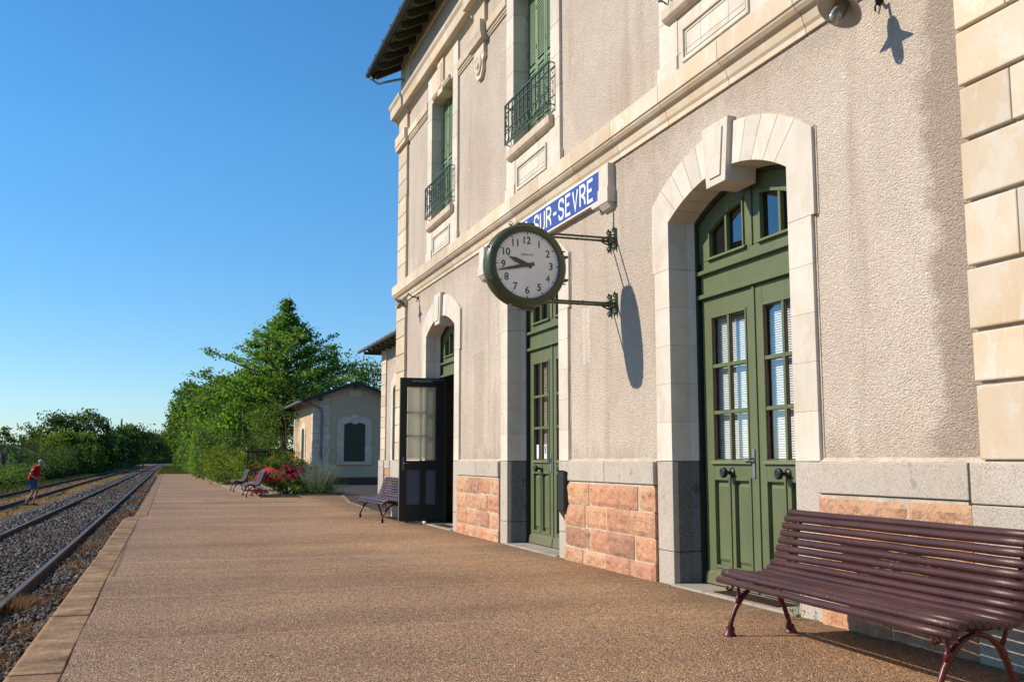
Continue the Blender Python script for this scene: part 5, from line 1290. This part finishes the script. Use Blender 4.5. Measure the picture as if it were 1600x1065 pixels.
# stakes round young trees
def staked(x,y,label,h,mat):
    r=empty('young_tree',(x,y,0),label=label,cat='tree')
    P,cs=crown_pts((x,y,h*.68),(h*.34,h*.34,h*.33),22,40,h*.14,irregular=.5); npmesh('crown',leaf_quads(P,.13),4,mat,r,off=r.location)
    mb=MB(); mb.tube([(x,y,0),(x+.03,y,h*.5),(x,y,h*.95)],[.04,.03,.01],7); limbs(mb,(x,y,h*.4),[tuple(c) for c in random.sample(cs,10)],.016); mb.build('trunk','bark',r)
    s=empty('tree_stakes',(x,y,0),label='wooden stakes round '+label,cat='stakes')
    for dx,dy in ((-.45,-.3),(.45,-.3),(0,.45)):
        m=MB(); m.tube([(x+dx,y+dy,0),(x+dx,y+dy,1.75)],.04,8); m.build('post','sleeper',s)
    m=MB(); m.box(x-.5,x+.5,y-.36,y-.32,1.55,1.66); m.build('crossbar','sleeper',s)
staked(4.15,50.5,'the small yellowish young tree behind the far bench',3.6,'leaf_yellow')
staked(6.15,56.5,'the slim young tree left of the outbuilding',4.6,'leaf_mid')

# ------------------------------------------------------------------ the big pin oak: whorled branches
def pin_oak(x,y,h,rad,trunk,label,mat='leaf_oak',n_lv=26,leaf=.19,per=1.0):
    r=empty('oak_tree',(x,y,0),label=label,cat='tree'); mb=MB(); top=Vector((x+.2,y,h))
    mb.tube([(x,y,-.1),(x+.02,y,1.5),(x+.05,y,h*.45),(x+.12,y,h*.75),top],[trunk*1.2,trunk,trunk*.7,trunk*.35,.02],10)
    LV=[]
    for lv in range(n_lv):
        t=lv/(n_lv-1); z=h*(.25+.73*t); R_=rad*min(1,(1.02-t)**1.15*1.4)*(1.0 if t>.12 else .8)*random.uniform(.60,1.2)
        nb=6 if t<.85 else 4; a0=random.uniform(0,2*PI)
        for k in range(nb):
            a=a0+2*PI*k/nb+random.uniform(-.35,.35); L=R_*random.uniform(.6,1.12); up=random.uniform(.10,.42)+.30*t-(.25 if t<.2 else 0)
            e=Vector((x+math.cos(a)*L,y+math.sin(a)*L,z+L*up)); L=L*(.62 if lv<4 else 1); e=Vector((x+math.cos(a)*L,y+math.sin(a)*L,z+L*up)); b=Vector((x+.1,y,z)); 
            m_=b.lerp(e,.5)+Vector((0,0,-L*.04)); mb.tube([b,m_,e],[.03+.012*L,.02+.005*L,.008],5)
            k2=int((22+L*40)*per)
            u=rng.beta(2.2,1.1,(k2,1)); C=np.array(b)+(np.array(e)-np.array(b))*u
            side=rng.normal(size=(k2,3))*np.array([.34,.34,.13])*(.35+.22*L*.6)*(1.25-u*.6); LV.append(C+side)
            for j in range(3):
                u0=random.uniform(.4,.95); tw=b.lerp(e,u0)+Vector((random.uniform(-1,1),random.uniform(-1,1),random.uniform(0,.5)))*L*.28; mb.tube([b.lerp(e,u0*.85),tw],[.012,.005],4)
                kk=int((8+L*9)*per); LV.append(np.array(tw)+rng.normal(size=(kk,3))*np.array([.22,.22,.12]))
    npmesh('crown',leaf_quads(np.concatenate(LV),leaf,droop=.1,flat=.35,aspect=.6),4,mat,r,off=r.location); mb.build('trunk','bark',r)
pin_oak(7.8,73,12.9,5.9,.24,'tall bright green oak tree rising behind the outbuilding',per=.9,leaf=.20)
broad_tree('tree',13.5,82,0,9.6,3.2,'leaf_mid','mid green tree right of the oak, above the outbuilding roof',nclump=70,per=60,leaf=.26)
broad_tree('tree',17.5,86,0,9.6,3.0,'leaf_purple','sparse dark purple leaved tree just left of the station wing',nclump=55,per=40,leaf=.24)
broad_tree('tree',11.0,68,0,6.6,2.4,'leaf_mid','low leafy tree directly behind the outbuilding roof',nclump=50,per=60,leaf=.2)
broad_tree('tree',16.0,66,0,7.4,2.6,'leaf_mid','round leafy tree behind the right end of the outbuilding',nclump=60,per=60,leaf=.2)
# trees and hedge beyond the end of the platform, right of the track
for i,(x,y,h,rd,mt,lb_) in enumerate([
  (5.6,80,8.0,3.0,'leaf_oak','broad green tree left of the oak, behind the yellowish bushes'),
  (4.6,92,8.6,3.0,'leaf_mid','leafy tree third in the row beyond the platform'),
  (3.9,106,9.4,3.0,'leaf_oak','rounded tree in the middle of the row beyond the platform'),
  (3.4,122,10.4,3.1,'leaf_mid','tall rounded tree at the left part of the row beyond the platform'),
  (3.0,142,11.6,3.2,'leaf_mid','tall dense tree next to last in the row along the track'),
  (2.9,165,11.4,3.2,'leaf_oak','last rounded tree of the row, nearest the vanishing track'),
  (8.5,98,10.0,3.6,'leaf_mid','tree standing behind the row, left of the oak crown'),
  (9.5,125,11.0,4,'leaf_dark','dark tree behind the row beyond the platform')]):
    broad_tree('tree',x,y,-.1,h,rd,mt,lb_,group='trees beyond the platform',nclump=85,per=62,leaf=.17+.0016*y,bare=.12 if i<6 else .2,trunk=.18)
def hedge(name,x0,x1,y0,y1,h0,h1,n,leaf,mat,label,z0=-.1,cat='hedge',bulge=.35):
    r=empty(name,((x0+x1)/2,(y0+y1)/2,z0),label=label,cat=cat)
    u=rng.random(n); y=y0+(y1-y0)*u; top=h0+(h1-h0)*u; ph=np.sin(y*1.3)*.5+np.sin(y*.47+1)*.8+np.sin(y*3.1)*.25
    top=top*(1+.07*ph); s=rng.random(n); z=z0+top*rng.random(n)**.8
    edge=np.where(rng.random(n)<.65, -1, 1); x=np.where(rng.random(n)<.35, x0+(x1-x0)*rng.random(n), (x0+x1)/2+edge*((x1-x0)/2)*(1+.12*ph)*(1-(((z-z0)/top))**3*.35))
    k=rng.random(n)<.35; z=np.where(k, z0+top*rng.uniform(.88,1.02,n), z)
    P=np.stack([x,y,z],1)+rng.normal(size=(n,3))*bulge*.35
    npmesh('foliage',leaf_quads(P,leaf),4,mat,r,off=r.location)
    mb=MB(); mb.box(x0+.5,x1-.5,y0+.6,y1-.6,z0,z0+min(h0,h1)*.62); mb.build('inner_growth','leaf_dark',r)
hedge('hedge',2.2,3.7,66,82,2.6,3.6,9000,.16,'leaf_mid','clipped green hedge at the end of the platform')
hedge('hedge',2.0,3.5,83,110,4.2,6.0,14000,.20,'leaf_oak','tall sunlit climbing hedge beside the vanishing track')
hedge('hedge',1.3,3.2,112,230,6.0,7.0,11000,.36,'leaf_mid','far green hedge running beside the track to the horizon')

# ------------------------------------------------------------------ left side: bank, brambles, young trees, far trees
hedge('bramble_hedge',-11.2,-8.9,58,84,.9,1.2,12000,.11,'leaf_mid','low rough undergrowth behind the walking man',z0=-.5,bulge=.5)
hedge('bramble_hedge',-11.4,-9.0,84,118,1.9,2.9,15000,.15,'leaf_dark','dark tangled bramble hedge beyond the far rails',z0=-.5,bulge=.8)
hedge('bramble_hedge',-11.6,-8.8,118,190,3.0,3.6,15000,.23,'leaf_mid','bramble and shrub hedge farther along the far rails',z0=-.5,bulge=1.)
hedge('bramble_hedge',-12,-8.3,190,330,3.8,4.6,8000,.42,'leaf_dark','far dark hedge left of the vanishing track',z0=-.5,bulge=1.2)
yts=[(-10.9,71,4.0),(-10.7,77,4.4),(-10.6,84,4.3),(-10.5,92.5,4.5),(-10.5,100,4.2),(-10.4,108,4.2)]
nm=['young tree cut by the left edge of the photo','young tree with bare lower stem, pointed top against the sky at far left','young tree between the two pointed ones, above the walking man','young tree with a second pointed top right above the walking man','bright green young tree fifth along the fence','last young tree of the fence row, joining the hedge']
for (x,y,h),l_ in zip(yts,nm):
    broad_tree('young_tree',x,y,-.5,h,.95 if y<95 else 1.3,'leaf_yellow' if y>90 else 'leaf_mid',l_,group='young trees along the mesh fence',nclump=26,per=44,leaf=.14,trunk=.07,bare=.28,csize=.34)
for x,y,h,rd,mt,l_ in [(-10.9,118,4.7,1.9,'leaf_yellow','yellow green shrub tree in the hedge below the tall dark trees'),(-10.8,128,4.9,2.0,'leaf_mid','rounded shrub tree in the hedge beneath the tallest left tree'),(-10.6,143,5.0,2.2,'leaf_yellow','sunlit shrub tree midway along the left hedge'),(-10.3,170,4.6,2.4,'leaf_mid','shrub tree toward the far end of the left hedge'),
   (-14.6,152,8.1,3.5,'leaf_dark','tall dark tree, left one of the big pair'),(-10.6,156,8.1,3.3,'leaf_dark','tall dark tree, right one of the big pair'),(-24,140,4.9,3.0,'leaf_dark','dark tree left of the big pair above the young trees'),
   (-10.2,195,6.3,3.0,'leaf_dark','dark tree beyond the big pair, by the mast'),(-9.0,222,7.6,3.6,'leaf_dark','dark tree left of the vanishing track'),(-8.3,255,9.6,4.6,'leaf_dark','farthest dark tree left of the vanishing track'),(-26,230,6.0,4,'leaf_dark','distant dark tree behind the mast'),(-7,330,10,6,'leaf_dark','very distant tree over the vanishing track'),(2,420,13,8,'leaf_dark','distant tree closing the line of the track'),(-6,430,12,8,'leaf_dark','distant tree beside the one closing the track')]:
    broad_tree('tree',x,y,-.5,h,rd,mt,l_,group='trees left of the track',nclump=90,per=60,leaf=.12+.0016*y,bare=.1,trunk=.2)
fe=empty('mesh_fence',(-12.0,80,-.5),label='grey wire mesh fence behind the young trees on the left',cat='fence')
mb=MB()
for y in np.arange(60,116,2.5):
    p=MB(); p.box(-12.03,-11.97,y,y+.06,-.5,1.35); p.build('post','grey_zinc',fe)
for y in np.arange(60,116,.3): mb.box(-12.005,-12.0,y,y+.012,-.4,1.3)
for z in np.arange(-.3,1.31,.25): mb.box(-12.01,-12.004,60,116,z,z+.010)
mb.build('wire_mesh','grey_zinc',fe)
hedge('far_wood',-140,90,470,500,11,14,9000,1.6,'leaf_dark','dark wood closing the horizon beyond the track',z0=-.5,cat='wood',bulge=6)
bpy.context.scene.objects['far_wood']['kind']='stuff'
# far mast
ms=empty('mast',(-15.4,370,0),label='thin grey antenna mast above the far trees',cat='mast')
m=MB(); m.tube([(-15.4,370,0),(-15.4,370,15.6)],[.18,.12],8); m.build('pole','grey_zinc',ms)
m=MB(); m.lathe([(.1,0),(.32,.1),(.32,2.4),(.1,2.5)],(-15.4,370,12.9),(0,0,1),10); m.build('antenna','grey_zinc',ms)
# low building roof seen between the young trees
fb=empty('shed',(-19,125,-.5),label='low pale shed with dark roof behind the young trees',cat='building')
m=MB(); m.box(-25,-15,125,133,-.5,2.2); m.build('wall','white_plastic',fb); m=MB(); m.prism([(-25.4,2.2),(-14.6,2.2),(-20,3.5)],'y',124.6,133.4); m.build('roof','slate',fb)

# little weed by the door step
root=empty('weed',(4.52,6.62,0),label='small green weed growing from the foot of the granite pier behind the bench',cat='weed')
mb=MB()
for i in range(26):
    b=Vector((4.55+random.uniform(-.04,.03),6.62+random.uniform(-.05,.05),0)); hh=random.uniform(.02,.24) if i<8 else random.uniform(.01,.07); t_=b+Vector((random.uniform(-.03,.03),random.uniform(-.04,.04),hh))
    if i<8: mb.tube([b,t_],.0016,4)
    d=Vector((random.uniform(-1,1),random.uniform(-1,1),random.uniform(.1,.8))).normalized()*.022; s_=d.cross(Vector((0,0,1))).normalized()*.010; mb.add([t_,t_+d*.5+s_,t_+d,t_+d*.5-s_],[(0,1,2,3)])
mb.build('leaves','leaf_iris',root)

# ------------------------------------------------------------------ person crossing the track
def person():
    px,py,pz=-4.55,39.6,-.40
    r=empty('person',(px,py,pz),label='white haired man in red t-shirt and blue shorts walking bent forward between the tracks',cat='person')
    ang=R(-8)     # walking towards +X
    def W(p): x,y,z=p; return (x*math.cos(ang)-y*math.sin(ang), x*math.sin(ang)+y*math.cos(ang), z)
    def skin(name,J,E,mat,sub=2):
        me=bpy.data.meshes.new(name); me.from_pydata([W(j[0]) for j in J],E,[]); o=bpy.data.objects.new(name,me); col.objects.link(o); o.parent=r
        o.modifiers.new('skin','SKIN'); sv=me.skin_vertices[0].data if me.skin_vertices else None
        if sv is None:
            bmx=None
            import bmesh
            bm=bmesh.new(); bm.from_mesh(me); lay=bm.verts.layers.skin.verify(); bm.to_mesh(me); bm.free(); sv=me.skin_vertices[0].data
        for i,j in enumerate(J):
            rr=j[1] if isinstance(j[1],tuple) else (j[1],j[1]); sv[i].radius=rr; sv[i].use_root=(i==0)
        s_=o.modifiers.new('sub','SUBSURF'); s_.levels=sub; s_.render_levels=sub; me.materials.append(M[mat]); return o
    # local: x forward, y to his left, z up
    hip=(0,0,.88)
    J=[(hip,(.15,.12)),((.06,0,1.08),(.14,.12)),((.15,0,1.27),(.15,.12)),((.22,0,1.40),(.10,.08)),((.285,0,1.46),(.05,.05)),
       ((.10,.0,.84),.0)]
    J=[(hip,(.14,.12)),((.06,0,1.08),(.14,.13)),((.13,0,1.26),(.15,.12)),((.20,0,1.38),(.07,.06)),((.255,0,1.44),(.05,.05)),
       ((.01,.10,.82),(.085,.085)),((.17,.11,.50),(.058,.058)),((.07,.10,.12),(.036,.036)),((.06,.10,.055),(.035,.03)),((.20,.10,.03),(.03,.02)),
       ((.01,-.10,.82),(.085,.085)),((.10,-.10,.47),(.058,.058)),((-.12,-.10,.14),(.036,.036)),((-.13,-.10,.07),(.035,.03)),((-.01,-.10,.03),(.03,.02)),
       ((.13,.19,1.32),(.06,.06)),((.03,.27,1.06),(.042,.042)),((.26,.22,.98),(.03,.03)),((.32,.20,.975),(.028,.016)),
       ((.13,-.19,1.32),(.06,.06)),((.00,-.28,1.08),(.042,.042)),((.22,-.24,.95),(.03,.03)),((.28,-.21,.945),(.028,.016))]
    E_=[(0,1),(1,2),(2,3),(3,4),(0,5),(5,6),(6,7),(7,8),(8,9),(0,10),(10,11),(11,12),(12,13),(13,14),(2,15),(15,16),(16,17),(17,18),(2,19),(19,20),(20,21),(21,22)]
    # fingers and thumbs
    for wi,sy in ((18,1),(22,-1)):
        w0=J[wi][0]
        for k,(dy,L) in enumerate(((-.030,.060),(-.010,.072),(.010,.070),(.028,.055))):
            n0=len(J); J.append(((w0[0]+.03,w0[1]+dy,w0[2]-.004),(.009,.008))); J.append(((w0[0]+.03+L*.6,w0[1]+dy,w0[2]-.018),(.008,.008))); J.append(((w0[0]+.02+L*.9,w0[1]+dy*.9,w0[2]-.045),(.007,.007))); E_+= [(wi,n0),(n0,n0+1),(n0+1,n0+2)]
        n0=len(J); J.append(((w0[0]+.01,w0[1]-sy*.045,w0[2]-.01),(.010,.009))); J.append(((w0[0]+.045,w0[1]-sy*.055,w0[2]-.03),(.008,.008))); E_+=[(wi,n0),(n0,n0+1)]
    # head joined to the neck: skull, jaw, nose, ears
    n0=len(J); J+= [((.315,0,1.53),(.084,.092)),((.325,0,1.59),(.080,.088)),((.385,0,1.455),(.045,.04))]; E_+=[(4,n0),(n0,n0+1),(n0,n0+2)]
    body=skin('body',J,E_,'skin')
    hd=MB(); c=Vector((.325,0,1.545))
    def add_feature(f): f.v=[W(p) for p in f.v]; return f
    f=MB(); f.sphere((.402,0,1.518),.016,8,6,(1.2,.8,1.3)); f.sphere((.32,.095,1.535),.026,8,6,(.8,.35,1.3)); f.sphere((.32,-.095,1.535),.026,8,6,(.8,.35,1.3)); add_feature(f).build('face_features','skin',r,local=True)
    f=MB(); f.sphere((.388,.032,1.545),.010,8,6); f.sphere((.388,-.032,1.545),.010,8,6); f.box(.380,.396,-.024,.024,1.476,1.482); add_feature(f).build('eyes_and_mouth','shoe',r,local=True)
    f=MB(); f.sphere((.262,0,1.545),.094,16,10,(.85,1.0,.92)); f.sphere((.295,0,1.535),.088,12,8,(.8,1.03,.55)); add_feature(f).build('hair','white_hair',r,local=True)
    f=MB(); f.sphere((.385,0,1.425),.050,12,8,(.9,1.1,1.1)); add_feature(f).build('beard','white_hair',r,local=True)
    # shirt
    J=[((-.02,0,.78),(.195,.175)),((.02,0,.96),(.185,.172)),((.07,0,1.12),(.18,.165)),((.13,0,1.27),(.175,.145)),((.19,0,1.375),(.10,.085)),
       ((.13,.19,1.32),(.125,.115)),((.07,.25,1.15),(.088,.088)),((.13,-.19,1.32),(.125,.115)),((.05,-.255,1.16),(.085,.085))]
    skin('t_shirt',J,[(0,1),(1,2),(2,3),(3,4),(3,5),(5,6),(3,7),(7,8)],'red_cloth')
    J=[((0,0,.86),(.14,.125)),((.02,.10,.80),(.115,.115)),((.13,.11,.56),(.095,.095)),((.02,-.10,.80),(.115,.115)),((.09,-.10,.55),(.095,.095))]
    skin('shorts',J,[(0,1),(1,2),(0,3),(3,4)],'denim')
    for fx,fy in ((.06,.10),(-.13,-.10)):
        f=MB(); f.loft([[(fx-.07,fy-.035,.0),(fx-.07,fy+.035,.0),(fx-.07,fy+.03,.06),(fx-.07,fy-.03,.06)],[(fx+.05,fy-.045,.0),(fx+.05,fy+.045,.0),(fx+.05,fy+.04,.065),(fx+.05,fy-.04,.065)],[(fx+.185,fy-.03,.0),(fx+.185,fy+.03,.0),(fx+.185,fy+.025,.03),(fx+.185,fy-.025,.03)]],True,False); add_feature(f).build('shoe','shoe',r,local=True,bevel=.012)
person()
